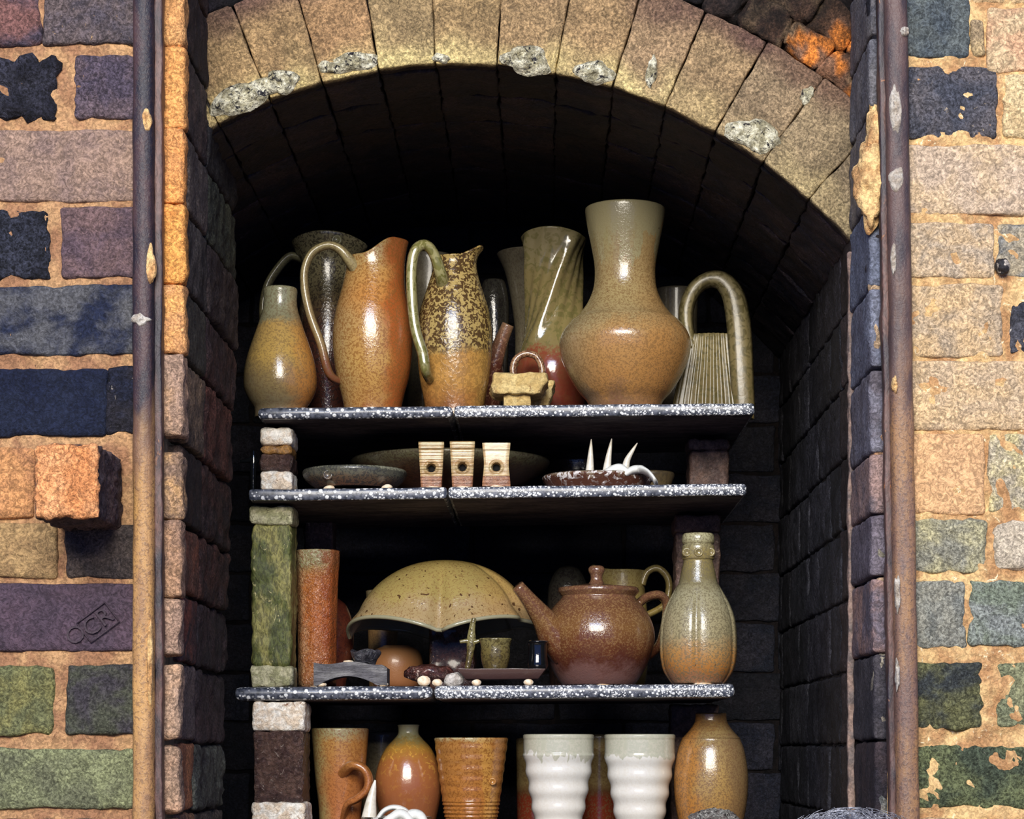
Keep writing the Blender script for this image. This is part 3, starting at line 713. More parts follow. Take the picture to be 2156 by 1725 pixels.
# dark tall jug behind
Y = .65; zb0 = shelf_z(1, -.29)
m = glaze('dark jug glaze', .23, [(0, C(78, 44, 36)), (.35, C(84, 44, 38)), (.6, C(74, 46, 40)), (.75, C(96, 84, 64)), (1, C(138, 130, 104))], .08, worm=(C(40, 32, 30), 330, .5, .6, .5), rough=.22, bump=.5)
def mod2(t, r, z):
    k = sst(H(560, .65, 0), H(505, .65, 0), z); w = exp(-((t - 1.45) / .5) ** 2)
    return r * (1 + .12 * w * k), z - .004 * k * w + .003 * k * cos(2 * t)
r_, pr, zb = pot('tall_jug', 'tall dark brown jug with button on its collar, behind the pear-shaped vase', 'jug', 690, Y, 1,
    [(76, 508), (74, 516), (64, 534), (55, 552), (53, 575), (54, 610), (60, 660), (66, 720), (66, 770), (58, 830), (54, 880)], m, mod=mod2, wad=False)
MH = glaze('grey green strap glaze', .23, [(0, C(96, 62, 46)), (.45, C(110, 92, 68)), (.75, C(130, 124, 98)), (1, C(138, 134, 106))], .08, worm=(C(76, 66, 50), 300, .5, .62, .4), rough=.3)
handle(r_, [(640, 548, .66), (612, 540, .66), (585, 566, .66), (562, 606, .66), (554, 660, .66), (565, 720, .66), (600, 770, .66), (634, 790, .66)], .0055, .011, MH)
disc(r_, 'button', 709, 505, .602, .0072, MH)
# orange jug with high spout
Y = .53
m = glaze('orange jug glaze', .21, [(0, C(150, 84, 50)), (.05, C(176, 124, 66)), (.3, C(196, 150, 80)), (.55, C(188, 140, 84)), (.72, C(196, 132, 66)), (.86, C(196, 146, 84)), (1, C(176, 152, 106))], .08,
          side=[(C(168, 78, 28), .014, .03, .85), (C(176, 152, 110), .0, -.05, .6)], worm=(C(128, 84, 42), 430, .5, .58, .5), rough=.18, bump=.35)
def mod3(t, r, z):
    k = sst(H(640, .53, 0), H(530, .53, 0), z); d = (t - 1.75 + pi) % (2 * pi) - pi
    w = sst(-.55, .75, cos(d)); tip = exp(-(d / .6) ** 2)
    return r * (1 + .34 * tip * k ** 1.5), z + .024 * w * k
r_, pr, zb = pot('pouring_jug', 'orange-brown jug with high swept spout and thin left loop handle, tallest at the front', 'jug', 785, Y, 1,
    [(58, 546), (57, 556), (58, 575), (66, 610), (78, 655), (84, 700), (83, 745), (76, 795), (66, 832), (60, 862)], m, mod=mod3)
MH3 = glaze('jug strap glaze', .21, [(0, C(140, 80, 52)), (.3, C(130, 76, 52)), (.45, C(164, 136, 96)), (1, C(170, 156, 118))], .05, worm=(C(110, 90, 62), 380, .5, .62, .35), rough=.25)
handle(r_, [(764, 590, .518), (738, 551, .503), (714, 524, .50), (688, 517, .50), (658, 532, .50), (642, 566, .50), (642, 610, .50), (654, 665, .50), (676, 725, .50), (694, 788, .505), (724, 808, .53)], [.0085, .007, .0058, .0052, .0052, .0052, .0052, .0052, .0052, .0052, .005], .008, MH3, flute=.06)
# ash speckled jug
Y = .53
m = glaze('ash jug glaze', .205, [(0, C(126, 72, 42)), (.10, C(176, 118, 58)), (.2, C(198, 144, 72)), (.36, C(186, 136, 66)), (.42, C(178, 152, 96)), (1, C(186, 158, 100))], .04,
          side=[(C(196, 160, 80), .02, .05, .5)], worm=(C(78, 58, 34), 250, .47, .55, .7), wmask=[(.0, .3), (.36, .35), (.42, 1), (1, 1)], rough=.25, bump=.6, dist=.002)
def mod4(t, r, z):
    k = sst(H(600, .53, 0), H(535, .53, 0), z); d = (t - 1.3 + pi) % (2 * pi) - pi; d2 = (t - 2.9 + pi) % (2 * pi) - pi
    tip = exp(-(d / .55) ** 2); k2 = sst(H(572, .53, 0), H(530, .53, 0), z)
    return r * (1 + .50 * tip * k2 - .10 * k * exp(-((abs(d) - .8) / .3) ** 2)), z + .015 * exp(-(d / .6) ** 2) * k + .011 * exp(-(d2 / .5) ** 2) * k
r_, pr, zb = pot('pouring_jug', 'brown speckled jug with small flared lip and long green strap handle, mid shelf', 'jug', 957, Y, 1,
    [(47, 546), (44, 556), (49, 580), (62, 620), (74, 660), (79, 705), (78, 750), (73, 800), (66, 835), (62, 862)], m, mod=mod4)
MH4 = glaze('green strap glaze', .205, [(0, C(150, 138, 96)), (.5, C(146, 140, 98)), (1, C(164, 156, 112))], .05, side=[], worm=(C(104, 102, 52), 120, .5, .6, .6), rough=.2)
handle(r_, [(937, 614, .512), (928, 578, .487), (914, 536, .48), (896, 516, .475), (876, 525, .47), (867, 560, .47), (867, 620, .468), (874, 690, .468), (890, 745, .468), (897, 782, .472), (911, 808, .516)], [.0085, .0072, .0062, .0062, .0062, .0062, .0062, .0062, .0062, .006, .0055], .0055, MH4, ref=(0, 1, 0), flute=.1)
# vessels in the second row
DIM = glaze('dim grey salt glaze', .2, [(0, C(120, 100, 70)), (.4, C(124, 112, 92)), (1, C(112, 104, 92))], .1, worm=(C(80, 70, 56), 350, .5, .6, .4), rough=.4)
pot('cylinder_vase', 'plain grey-brown cylinder vase standing behind the gap between two front jugs', 'vase', 905, .73, 1, [(48, 540), (47, 560), (47, 640), (47, 760), (46, 900)], DIM, wad=False)
DARK = glaze('dark brown glaze', .15, [(0, C(60, 40, 36)), (1, C(52, 50, 48))], .1, worm=(C(30, 26, 26), 300, .5, .6, .5), rough=.16, bump=.5)
pot('dark_bottle', 'dark glossy bottle in the second row, right of the speckled jug', 'bottle', 1040, .725, 1, [(22, 592), (26, 604), (31, 640), (31, 720), (28, 800), (24, 900)], DARK, wad=False)
BROWNS = glaze('brown spotted spout glaze', .13, [(0, C(92, 50, 40)), (.6, C(104, 56, 44)), (1, C(128, 96, 76))], .1, worm=(C(150, 110, 84), 300, .56, .62, .5), rough=.25, bump=.5)
r_, pr, zb = pot('teapot', 'red-brown teapot hidden behind the speckled jug, only its slanting spout showing', 'teapot', 992, .635, 1, [(30, 715), (50, 735), (66, 770), (70, 810), (62, 850), (50, 900)], BROWNS, wad=False)
handle(r_, [(1026, 800, .62), (1040, 766, .615), (1054, 722, .61), (1070, 683, .605)], [.013, .0115, .0095, .008], [.013, .0115, .0095, .008], BROWNS, name='spout')
pot('flared_vase', 'grey vase with wide flared rim behind the twisted vase', 'vase', 1120, .735, 1, [(74, 536), (70, 544), (58, 570), (48, 610), (40, 660), (36, 700), (36, 750), (38, 800), (38, 850), (36, 910)], DIM, wad=False)
# twisted vase
Y = .635
m = glaze('twisted vase glaze', .235, [(0, C(110, 46, 34)), (.18, C(128, 56, 40)), (.33, C(132, 66, 46)), (.40, C(130, 112, 76)), (.5, C(134, 118, 76)), (.8, C(138, 122, 84)), (1, C(140, 128, 98))], .12, nsc=14,
          worm=(C(96, 92, 52), 130, .5, .62, .5), wmask=[(0, .1), (.36, .2), (.42, 1), (1, .8)], rough=.16, bump=.3)
def mod7(t, r, z):
    zz = (z - H(855, .635, 0)); u = zz / .23
    k = sst(.25, .5, u) * (1 - sst(.9, 1.0, u)); a = t * 4 - u * 9.5
    ridge = max(0, cos(a)) ** 2 - .35 * max(0, cos(a + pi)) ** 6
    top = sst(.86, 1.0, u)
    return r * (1 + .20 * ridge * k + .06 * top * cos(2 * t + .6)), z + .0035 * top * cos(2 * t + .3)
pot('twisted_vase', 'olive and red vase with twisted ridges and wavy rim, left of the big flared vase', 'vase', 1166, Y, 1,
    [(73, 500), (68, 512), (58, 540), (54, 580), (52, 630), (56, 680), (68, 725), (80, 770), (82, 805), (72, 850), (60, 905)], m, mod=mod7, seg=120, wad=False)
# big flared vase
Y = .505
m = glaze('big vase glaze', .26, [(0, C(132, 92, 72)), (.05, C(148, 108, 78)), (.12, C(186, 132, 74)), (.3, C(184, 136, 82)), (.42, C(168, 144, 104)), (.55, C(164, 142, 100)), (.7, C(160, 138, 100)), (.85, C(156, 146, 112)), (1, C(158, 150, 118))], .07,
          side=[(C(184, 124, 62), .0, .05, .45), (C(150, 140, 116), -.02, -.08, .6)], worm=(C(112, 84, 52), 460, .5, .58, .5), wmask=[(0, .7), (.62, .9), (.8, .5), (.9, .1), (1, .0)], pits=(C(70, 46, 28), .78), rough=.2, bump=.35, drip=(C(146, 138, 104), .66, .93))
pot('flared_vase', 'big flared-neck vase with round shoulder and olive drips, largest pot on the top shelf', 'vase', 1316, Y, 1,
    [(84, 441), (84, 448), (81, 470), (72, 515), (65, 555), (64, 585), (68, 612), (80, 640), (98, 664), (112, 676), (116, 680), (130, 698), (138, 718), (138, 735), (132, 762), (117, 795), (98, 825), (80, 846), (72, 864)], m, seg=96)
pot('cylinder_vase', 'dim brown vase rim showing behind the big flared vase and the ribbed basket', 'vase', 1424, .72, 1, [(46, 612), (45, 640), (44, 720), (42, 800), (40, 900)], DIM, wad=False)
# ribbed basket
Y = .565
BASK = glaze('basket olive glaze', .17, [(0, C(104, 88, 56)), (.5, C(132, 116, 78)), (1, C(136, 124, 92))], .1, worm=(C(84, 76, 44), 140, .5, .62, .55), rough=.36, bump=.3, coat=.08)
def mod10(t, r, z):
    return r * (1 + .055 * cos(t * 30)), z
X = (1500 - CX) * s(Y); zb = shelf_z(1, X) + .001
root = thing('ribbed_basket', 'olive ribbed basket pot with tall arched handle at the right end of top shelf', 'basket pot', (X, Y, zb))
mb = MB(); pr = [(84 * s(Y), zb), (80 * s(Y), zb + .02), (70 * s(Y), zb + .05), (60 * s(Y), zb + .078), (52 * s(Y), EYE + (HY - 708) * s(Y))]
lathe(mb, X, Y, pr, 360, 4, .004, mod10, .7)
mb.v = [(x, Y + (y - Y) * .55, z) for x, y, z in mb.v]
mb.build('body', BASK, root)
handle(root, [(1456, 735, .565), (1446, 690, .565), (1446, 648, .565), (1462, 610, .563), (1490, 590, .560), (1520, 592, .557), (1543, 620, .554), (1554, 670, .551), (1559, 730, .548), (1562, 790, .545), (1566, 862, .544)],
       [.0085, .0085, .009, .009, .0095, .0115, .0135, .0145, .0145, .014, .0135], [.014, .014, .014, .014, .014, .014, .013, .011, .009, .008, .007], BASK, flute=.10)
# firebrick fragments and looped lid
FIREB = plain('pale yellow firebrick', C(208, 184, 126), C(186, 158, 100), 60, 260, .25, .9, .7, speck=(C(150, 120, 76), .6))
def chunk(mb, x0, x1, y0, y1, Y0, Y1, amp=.0025, rad=.003, taper=None, seed=1, ca=None, cb=None, cc=None, edge=0.0015, step=.006):
    Ym = Y0; a, b = P(x0, y1, Ym), P(x1, y0, Ym)
    rbox(mb, ((a.x + b.x) / 2, (Y0 + Y1) / 2, (a.z + b.z) / 2), XYZ, ((b.x - a.x) / 2, (Y1 - Y0) / 2, (b.z - a.z) / 2), rad, step, amp, 90, seed, edge, 0, ca, cb, cc, taper=taper)
def onshelf(k, px, Y): return shelf_z(k, (px - CX) * s(Y))
def ypx(z, Y): return HY - (z - EYE) / s(Y)
yb = ypx(onshelf(1, 1090, .45), .45)
c = MB(); chunk(c, 1060, 1118, 829, yb, .445, .49, .001, .002, seed=4)
props(c.build('firebrick_fragment', FIREB, origin=P(1089, yb, .46)), 'small cream firebrick piece standing on the shelf beneath a wider fragment', 'firebrick', 'firebrick pieces on the top shelf')
hz = 24 * s(.44)
c = MB(); chunk(c, 1030, 1146, 785, 829.5, .435, .50, .003, .004, taper=lambda q: (q[0] * (0.86 + .14 * clamp((q[2] + hz) / hz)) + (0.004 if q[2] > 0 else 0), q[1], q[2]), seed=9)
props(c.build('firebrick_fragment', FIREB, origin=P(1089, 829, .46)), 'wide broken yellow firebrick slab balanced on a small piece', 'firebrick', 'firebrick pieces on the top shelf')
yb2 = ypx(onshelf(1, 1140, .52), .52)
c = MB(); chunk(c, 1116, 1160, 798, yb2, .51, .55, .003, .006, taper=lambda q: (q[0] + (q[2] * .3), q[1], q[2]), seed=12)
props(c.build('firebrick_fragment', FIREB, origin=P(1135, yb2, .53)), 'shadowed firebrick chunk behind the wide broken slab, beside the red vase foot', 'firebrick', 'firebrick pieces on the top shelf')
LOOP = glaze('red brown loop glaze', .07, [(0, C(128, 76, 56)), (1, C(170, 132, 104))], .1, worm=(C(84, 48, 36), 420, .5, .58, .6), rough=.2)
r_, pr, zb = pot('looped_lid', 'small red-brown domed lid with a ring loop, behind the yellow firebrick', 'lid', 1096, .555, 1, [(3, 792), (16, 796), (26, 815), (30, 845), (31, 880)], LOOP, closed=True, wad=False, lift=.0005)
handle(r_, [(1083, 800, .55), (1080, 775, .55), (1088, 755, .55), (1108, 745, .55), (1130, 752, .55), (1141, 775, .55), (1138, 800, .55), (1120, 812, .553)], .0045, .0055, LOOP, name='loop')

# --- second shelf ---------------------------------------------------------------
PROPW = plain('white flaky prop wash', C(248, 242, 228), C(226, 206, 180), 70, 260, .25, .85, .9, speck=(C(130, 90, 64), .62), dist=.004)
PROPB = plain('brown bubbled prop glaze', C(98, 74, 64), C(74, 54, 50), 60, 200, .35, .3, 1.0, .5, speck=(C(150, 134, 122), .62), dist=.006, sp_scale=140)
PROPO = plain('ochre prop band', C(156, 112, 56), C(120, 88, 56), 60, 260, .35, .4, .9, .5)
PROPG = plain('mossy green prop glaze', C(140, 134, 78), C(78, 84, 42), 34, 330, .5, .55, .6, .35, speck=(C(186, 176, 122), .6), stretch=(1, 1, .4))
PROPGW = plain('pale lichen prop end', C(190, 184, 150), C(150, 148, 110), 70, 260, .3, .8, 1.0, speck=(C(90, 84, 60), .6))
PROPD = plain('dull brown prop', C(118, 94, 84), C(88, 70, 66), 40, 240, .35, .5, .8, .4, speck=(C(176, 156, 136), .64))
def prop(label, x0, x1, Y0, Y1, bands, shelf, mats):
    zb = onshelf(shelf, (x0 + x1) / 2, Y0) if shelf != 4 else Z4; yb = ypx(zb, Y0)
    root = thing('kiln_prop', label, 'kiln prop', (P((x0 + x1) / 2, 0, Y0).x, (Y0 + Y1) / 2, zb), 'square kiln props between the shelves')
    for i, (nm, ya, yb_, grow, mat) in enumerate(bands):
        mb = MB(); chunk(mb, x0 - grow, x1 + grow, ya, min(yb_, yb) if yb_ < 9000 else yb, Y0 - grow * s(Y0), Y1, .0022, .005, seed=x0 + i, step=.005)
        mb.build(nm, mat, root)
    return root
prop('short kiln prop with white ends and brown middle, at the left of the second shelf', 548, 614, .446, .52,
     [('top_wad', 900, 937, 1, PROPW), ('ochre_band', 936, 956, -.5, PROPO), ('body', 955, 992, 0, PROPB), ('bottom_wad', 991, 9999, .5, PROPW)], 2, None)
prop('short dull brown kiln prop near the right end of the second shelf', 1450, 1535, .585, .65, [('cap', 924, 948, 1, PROPD), ('body', 947, 9999, -1, PROPD)], 2, None)
# black cross ornament
CROSS = glaze('black glass glaze', .05, [(0, C(14, 16, 20)), (1, C(18, 20, 26))], .1, rough=.06, bump=.1, coat=.8)
zc = onshelf(2, 534, .52); root = thing('cross_ornament', 'tiny black glazed cross ornament at the far left of the second shelf', 'ornament', (P(534, 0, .52).x, .52, zc))
c = MB(); yb = ypx(zc, .52)
sweep(c, [P(533, yb - 1, .52), P(533, 1000, .52), P(534, 968, .52), P(534, 948, .52)], [.004, .0042, .005, .0015], [.004, .004, .004, .0015], seg=10)
c.build('upright', CROSS, root); c = MB()
sweep(c, [P(506, 972, .52), P(522, 970, .52), P(534, 968, .52), P(545, 972, .52)], [.0018, .003, .0045, .002], [.002, .003, .004, .002], seg=10); c.build('crossbar', CROSS, root)
# shallow dish and broad bowl
Y = .495
m = glaze('shallow dish glaze', .026, [(0, C(120, 84, 70)), (.3, C(112, 92, 78)), (.6, C(98, 96, 88)), (.85, C(78, 78, 74)), (1, C(150, 148, 132))], .2, worm=(C(54, 54, 54), 300, .5, .6, .5), rough=.25, bump=.5)
r_, pr, zb = pot('shallow_dish', 'shallow grey round dish with spiral seal on its rim, raised on pale wads', 'dish', 747, Y, 2,
    [(109, 994), (110, 999), (106, 1010), (96, 1020), (90, 1026), (80, 1060)], m, seg=96, lift=.0065, depth=.75, wad=False)
disc(r_, 'seal', 690, 1000, .4375, .0066, m)
for px, lab in ((693, 'left'), (815, 'right')):
    zz = onshelf(2, px, .455); w = MB(); blob(w, (P(px, 0, .455).x, .455, zz + .0035), (.0075, .007, .0042), .2, 90, px, 10, flat=-.0035)
    props(w.build('clay_wad', WAD, origin=(P(px, 0, .455).x, .455, zz)), f'pale clay wad under the {lab} side of the shallow grey dish', 'clay wad', 'pale clay wads on the shelves')
m = glaze('broad bowl glaze', .05, [(0, C(84, 50, 40)), (.5, C(92, 56, 44)), (.8, C(88, 70, 54)), (.9, C(96, 90, 70)), (1, C(104, 100, 84))], .12, worm=(C(54, 38, 32), 300, .5, .6, .4), rough=.3)
pot('broad_bowl', 'broad dark brown bowl behind the three holed tiles on the second shelf', 'bowl', 948, .625, 2,
    [(209, 972), (209, 978), (196, 992), (168, 1010), (130, 1030), (96, 1050)], m, seg=96, wad=False, depth=.7)
# holed tiles
TILE = plain('cream ribbed tile glaze', C(196, 178, 134), C(170, 138, 94), 60, 260, .25, .3, .3, .5, coat=.3, speck=(C(150, 110, 70), .66), stretch=(.3, .3, 2))
TILEB = plain('red brown tile foot glaze', C(164, 118, 86), C(140, 96, 70), 60, 260, .2, .3, .3, .5, coat=.3)
HOLE = plain('black hole', C(10, 9, 9), C(14, 12, 12), 60, 100, .1, .9, .1)
def holed_tile(x0, x1, yt, hy, ribs, label):
    Yt = .445; cxp = (x0 + x1) / 2; zb = onshelf(2, cxp, Yt) + .0025; zt = P(0, yt, Yt).z
    root = thing('holed_tile', label, 'tile', (P(cxp, 0, Yt).x, Yt + .01, zb), 'small holed tiles on the second shelf')
    w0 = (x1 - x0) / 2 * s(Yt); X = P(cxp, 0, Yt).x; n = 90
    def front(u):                                       # profile of the front face over the height u
        d = .0018 * sin(pi * u)
        if ribs and u > .30: d += .0016 * (1 if (u * 13) % 1 < .55 else 0)
        if u < .27: d += .0022 * sst(.27, .22, u) + .0012 * (1 if (u * 14) % 1 < .5 else 0)
        if u > .84: d += .002
        return d
    zh = P(0, hy, Yt).z
    for nm, u0, u1, mat in (('foot', 0.0, .24, TILEB), ('plate', .24, 1.0, TILE)):
        mb = MB(); vs = []; fs = []; m_ = 44; nx = 24
        for j in range(m_ + 1):
            u = lerp(u0, u1, j / m_); z = lerp(zb, zt, u); w = w0 * (.80 + .20 * u) if ribs else w0 * (.96 + .06 * cos(u * 6))
            for i in range(nx + 1):
                x = X + w * (2 * i / nx - 1)
                y = Yt - front(u) + .0012 * (abs(2 * i / nx - 1) ** 8)
                dd = sqrt((x - X) ** 2 + (z - zh) ** 2)
                if nm == 'plate': y += .012 * (1 - sst(.0044, .0056, dd)) - .0012 * exp(-((dd - .0075) / .0014) ** 2)
                vs.append((x, y, z))
            for i in (nx, 0): vs.append((X + w * (2 * i / nx - 1), Yt + .02, z))
        W = nx + 3
        for j in range(m_):
            for i in range(W):
                i2 = (i + 1) % W; fs.append((j * W + i, j * W + i2, (j + 1) * W + i2, (j + 1) * W + i))
        fs.append(tuple(range(W - 1, -1, -1))); fs.append(tuple(m_ * W + i for i in range(W)))
        mb.add(vs, fs); mb.build(nm, mat, root, smooth=False)
    mb = MB(); vs = []; k = 20
    vs = [(X + .0052 * cos(2 * pi * i / k), Yt + .0075, zh + .0052 * sin(2 * pi * i / k)) for i in range(k)] + [(X + .0052 * cos(2 * pi * i / k), Yt + .011, zh + .0052 * sin(2 * pi * i / k)) for i in range(k)]
    mb.add(vs, [tuple(range(k))] + [(i, (i + 1) % k, k + (i + 1) % k, k + i) for i in range(k)]); mb.build('hole', HOLE, root)
    w = MB(); blob(w, (X + .002, Yt + .002, zb - .0012), (.011, .008, .0032), .2, 90, x0, 10, flat=-.0013)
    props(w.build('clay_wad', WAD, origin=(X, Yt, zb - .0025)), 'clay wad under the ' + label, 'clay wad', 'pale clay wads on the shelves')
holed_tile(881, 935, 931, 986, True, 'leftmost of three cream tiles with a round hole, ribbed')
holed_tile(947, 1000, 930, 984, True, 'middle of three cream tiles with a round hole, ribbed')
holed_tile(1016, 1074, 933, 984, False, 'rightmost of three holed tiles, smooth cream front without ribs')
# dishes with horns
HORN = plain('bone white porcelain', C(226, 220, 206), C(206, 198, 180), 90, 200, .06, .3, .15, .5, coat=.3)
HORN2 = plain('white ribbon porcelain', C(236, 236, 228), C(222, 224, 218), 90, 200, .05, .25, .1, .5, coat=.4)
DISHB = glaze('brown dish with white runs', .026, [(0, C(84, 50, 40)), (.55, C(92, 54, 42)), (.75, C(150, 130, 116)), (1, C(96, 80, 68))], .35, nsc=60, worm=(C(226, 220, 216), 130, .55, .6, .9), wmask=[(0, 0), (.4, .2), (.55, 1), (.85, .6), (1, .2)], rough=.1, bump=.6, coat=.6)
r_, pr, zb = pot('horn_dish', 'flat brown dish with white runs holding porcelain horns, second shelf right', 'dish', 1258, .505, 2, [(116, 1006), (117, 1010), (112, 1020), (104, 1040)], DISHB, seg=80, lift=.001, depth=.5, wad=False)
def horn(px0, pxt, yt, lean, label, Yh, shelf_y, w=.0055, mid=None):
    p0 = P(px0, shelf_y, Yh); p3 = P(pxt, yt, Yh)
    mx = mid if mid is not None else (px0 + pxt) / 2
    c = MB(); pm = P(mx, (shelf_y + yt) / 2, Yh)
    sweep(c, [p0, lerp(p0, pm, .5), pm, lerp(pm, p3, .55) + Vector((0, 0, .0005)), p3], [w * 1.15, w * .95, w * .72, w * .42, w * .12], [w * 1.15, w * .95, w * .72, w * .42, w * .12], seg=12)
    return props(c.build('porcelain_horn', HORN, origin=p0), label, 'horn', 'white porcelain horns')
horn(1241, 1245, 925, 0, 'leftmost upright white horn on the brown dish, second shelf', .49, 1008, .0055)
horn(1276, 1288, 924, 0, 'middle white horn leaning slightly on the brown dish, second shelf', .49, 1006, .0055, 1281)
horn(1313, 1342, 933, 0, 'rightmost curved white horn leaning right on the brown dish', .49, 1004, .0055, 1321)
def ribbon(label, pts, Yh, w, mat=None, base=None, name='porcelain_ribbon', rad=.0022):
    c = MB()
    for k, seg_ in enumerate(pts):
        sweep(c, [P(x, y, Yh + dy) for x, y, dy in seg_], rad[k] if isinstance(rad, list) else rad, w, seg=12)
    return props(c.build(name, mat or HORN2, origin=P(pts[0][0][0], base or pts[0][0][1], Yh)), label, 'ribbon', 'white porcelain ribbons')
ribbon('white folded porcelain ribbon lying over the brown dish rim', [[(1222, 1001, .01), (1250, 997, .01), (1276, 997, .008)], [(1266, 1000, .006), (1286, 992, .004), (1306, 988, .002), (1322, 997, .002)], [(1318, 999, 0), (1332, 990, -.002), (1350, 989, -.004), (1364, 996, -.014), (1374, 1006, -.024), (1381, 1016, -.029)]], .452, .011, base=1004, rad=[[.003, .004, .003], [.003, .006, .0068, .004], [.004, .0052, .0052, .0034, .003, .0026]])
pot('small_dish', 'dim olive dish edge behind the right end of the horn dish', 'dish', 1368, .625, 2, [(52, 998), (52, 1004), (46, 1020), (36, 1050)], DIM, wad=False, lift=.001)
pot('small_dish', 'dark brown dish in the shade behind the three horns', 'dish', 1216, .70, 2, [(60, 972), (60, 980), (54, 1010), (40, 1050)], DARK, wad=False, lift=.001)

# --- third shelf ----------------------------------------------------------------
prop('tall mossy green kiln prop with pale ends at the left of the third shelf', 529, 613, .45, .515, [('head', 1064, 1104, 3, PROPGW), ('shaft', 1102, 1404, 0, PROPG), ('foot', 1402, 9999, 2, PROPGW)], 3, None)
prop('dull brown kiln prop behind the long-necked bottle on the third shelf', 1422, 1517, .60, .665, [('head', 1084, 1122, 2, PROPD), ('shaft', 1120, 9999, -1, PROPD)], 3, None)
prop('pinkish kiln prop in shadow behind the orange cylinder vase', 640, 702, .70, .755, [('shaft', 1088, 9999, 0, PROPD)], 3, None)
Y = .535
m = glaze('orange cylinder glaze', .175, [(0, C(150, 100, 70)), (.1, C(180, 110, 62)), (.5, C(190, 104, 44)), (.8, C(186, 110, 50)), (.87, C(172, 132, 84)), (.9, C(160, 150, 112)), (1, C(160, 152, 118))], .03, nsc=60,
          side=[(C(148, 66, 26), .006, .02, .8), (C(206, 170, 130), -.006, -.022, .5)], worm=(C(120, 62, 32), 380, .5, .6, .4), rough=.28, bump=1.2, dist=.003, coat=.1)  # left side paler, its broad highlight painted into the glaze colour
def modo(t, r, z): return r * (1 + .02 * cos(8 * t)), z
r_, pr, zb = pot('cylinder_vase', 'glossy orange cylinder vase with grey-green rim, right of the green prop', 'vase', 668, Y, 3, [(47, 1162), (46, 1185), (43, 1230), (41, 1300), (40, 1380), (39, 1460)], m, mod=modo)
pot('round_pot', 'dark red round pot half hidden behind the orange cylinder vase', 'pot', 692, .64, 3, [(22, 1262), (38, 1276), (49, 1305), (53, 1340), (50, 1380), (40, 1420), (34, 1470)],
    glaze('dark red glaze', .12, [(0, C(110, 52, 36)), (1, C(104, 46, 34))], .1, worm=(C(70, 34, 28), 400, .5, .6, .5), rough=.3), wad=False)
CREAMD = glaze('dim cream glaze', .12, [(0, C(150, 120, 84)), (.7, C(164, 124, 80)), (1, C(170, 156, 124))], .1, worm=(C(110, 80, 54), 400, .5, .6, .4), rough=.35)
pot('beaker', 'dim cream beaker whose rim shows left of the wavy bowl', 'beaker', 806, .72, 3, [(36, 1246), (34, 1270), (31, 1340), (29, 1460)], CREAMD, wad=False)
pot('round_pot', 'tan round-bellied pot in shadow under the wavy bowl', 'pot', 835, .655, 3, [(30, 1362), (48, 1372), (56, 1400), (50, 1440), (40, 1475)],
    glaze('tan belly glaze', .05, [(0, C(150, 92, 56)), (1, C(176, 122, 80))], .1, rough=.4), wad=False)
# brown square prop that carries the bowl
BR = plain('treacle brown prop', C(70, 40, 32), C(48, 30, 28), 60, 220, .4, .2, .9, .5, coat=.4, speck=(C(170, 130, 100), .64), dist=.004)
c = MB(); yb = ypx(onshelf(3, 952, .585), .585); chunk(c, 904, 1000, 1312, yb, .585, .64, .0015, .004, seed=77)
props(c.build('kiln_prop', BR, origin=P(952, yb, .6)), 'treacle brown square prop carrying the wavy upturned bowl', 'kiln prop', 'square kiln props between the shelves')
# wavy upturned bowl
Y = .59; X = (938 - CX) * s(Y)
m = glaze('wavy bowl glaze', .125, [(0, C(150, 140, 116)), (.18, C(176, 150, 112)), (.42, C(172, 146, 104)), (.55, C(168, 146, 88)), (1, C(176, 150, 86))], .12, side=[(C(186, 132, 72), .03, .08, .35)],
          worm=(C(124, 92, 56), 420, .56, .63, .42), pits=(C(80, 56, 34), .70), rough=.2, bump=.5)
zr = P(0, 1330, Y).z; za = P(0, 1180, Y).z
root = thing('wavy_bowl', 'large upturned wavy-rimmed bowl, yellow-tan, like a helmet on the third shelf', 'bowl', (X, Y, zr - .02))
mb = MB(); pr = []
n = 26; seg = 144; vs = []; fs = []
rad_ = 192 * s(Y)
def dome(u, t, off):
    # u 0 at the crown .. 1 at the rim
    lob = 1 - 2 * abs(sin(2 * (t + .03))) ** .75         # deep folds, one of them to the front
    r = rad_ * (sin(u * pi / 2) ** 0.92) * (1 + .09 * sst(.8, 1, u)) * (1 - .02 * lob * u)
    fold = max(exp(-((((t - f0) + pi) % (2 * pi) - pi) / w0) ** 2) for f0, w0 in ((-.04, .085), (.98, .10), (2.3, .1), (3.6, .1)))
    r *= 1 - .10 * fold * sst(.10, .45, u)
    z = lerp(za, zr, 1 - cos(u * pi / 2) ** 1.15)
    z -= sst(.35, 1, u) * (.011 * lob - .004 + .009 * (.5 - .5 * cos(t)))
    r -= off * (.6 + .4 * u); z -= off * (1 - u)
    return X + r * sin(t), Y - r * cos(t) * .80, z
for side_ in (0, 1):
    for i in range(n + 1):
        u = i / n if side_ == 0 else 1 - i / n
        for k in range(seg): vs.append(dome(max(u, .012), 2 * pi * k / seg, 0.0 if side_ == 0 else .0045))
nn = 2 * (n + 1)
for i in range(nn - 1):
    for k in range(seg):
        k2 = (k + 1) % seg; fs.append((i * seg + k, (i + 1) * seg + k, (i + 1) * seg + k2, i * seg + k2))
fs.append(tuple(range(seg))); fs.append(tuple((nn - 1) * seg + k for k in range(seg - 1, -1, -1)))
INNER = glaze('grey bowl inside', .125, [(0, C(150, 148, 136)), (1, C(130, 130, 122))], .1, rough=.4)
mb.add(vs, fs); mb.m = [0 if q < (n + .5) * seg else 1 for q in range(len(mb.m))]
mb.build('shell', [m, INNER], root)
c = MB(); pts = [Vector(dome(.985, 2 * pi * k / 96, .002)) for k in range(97)]
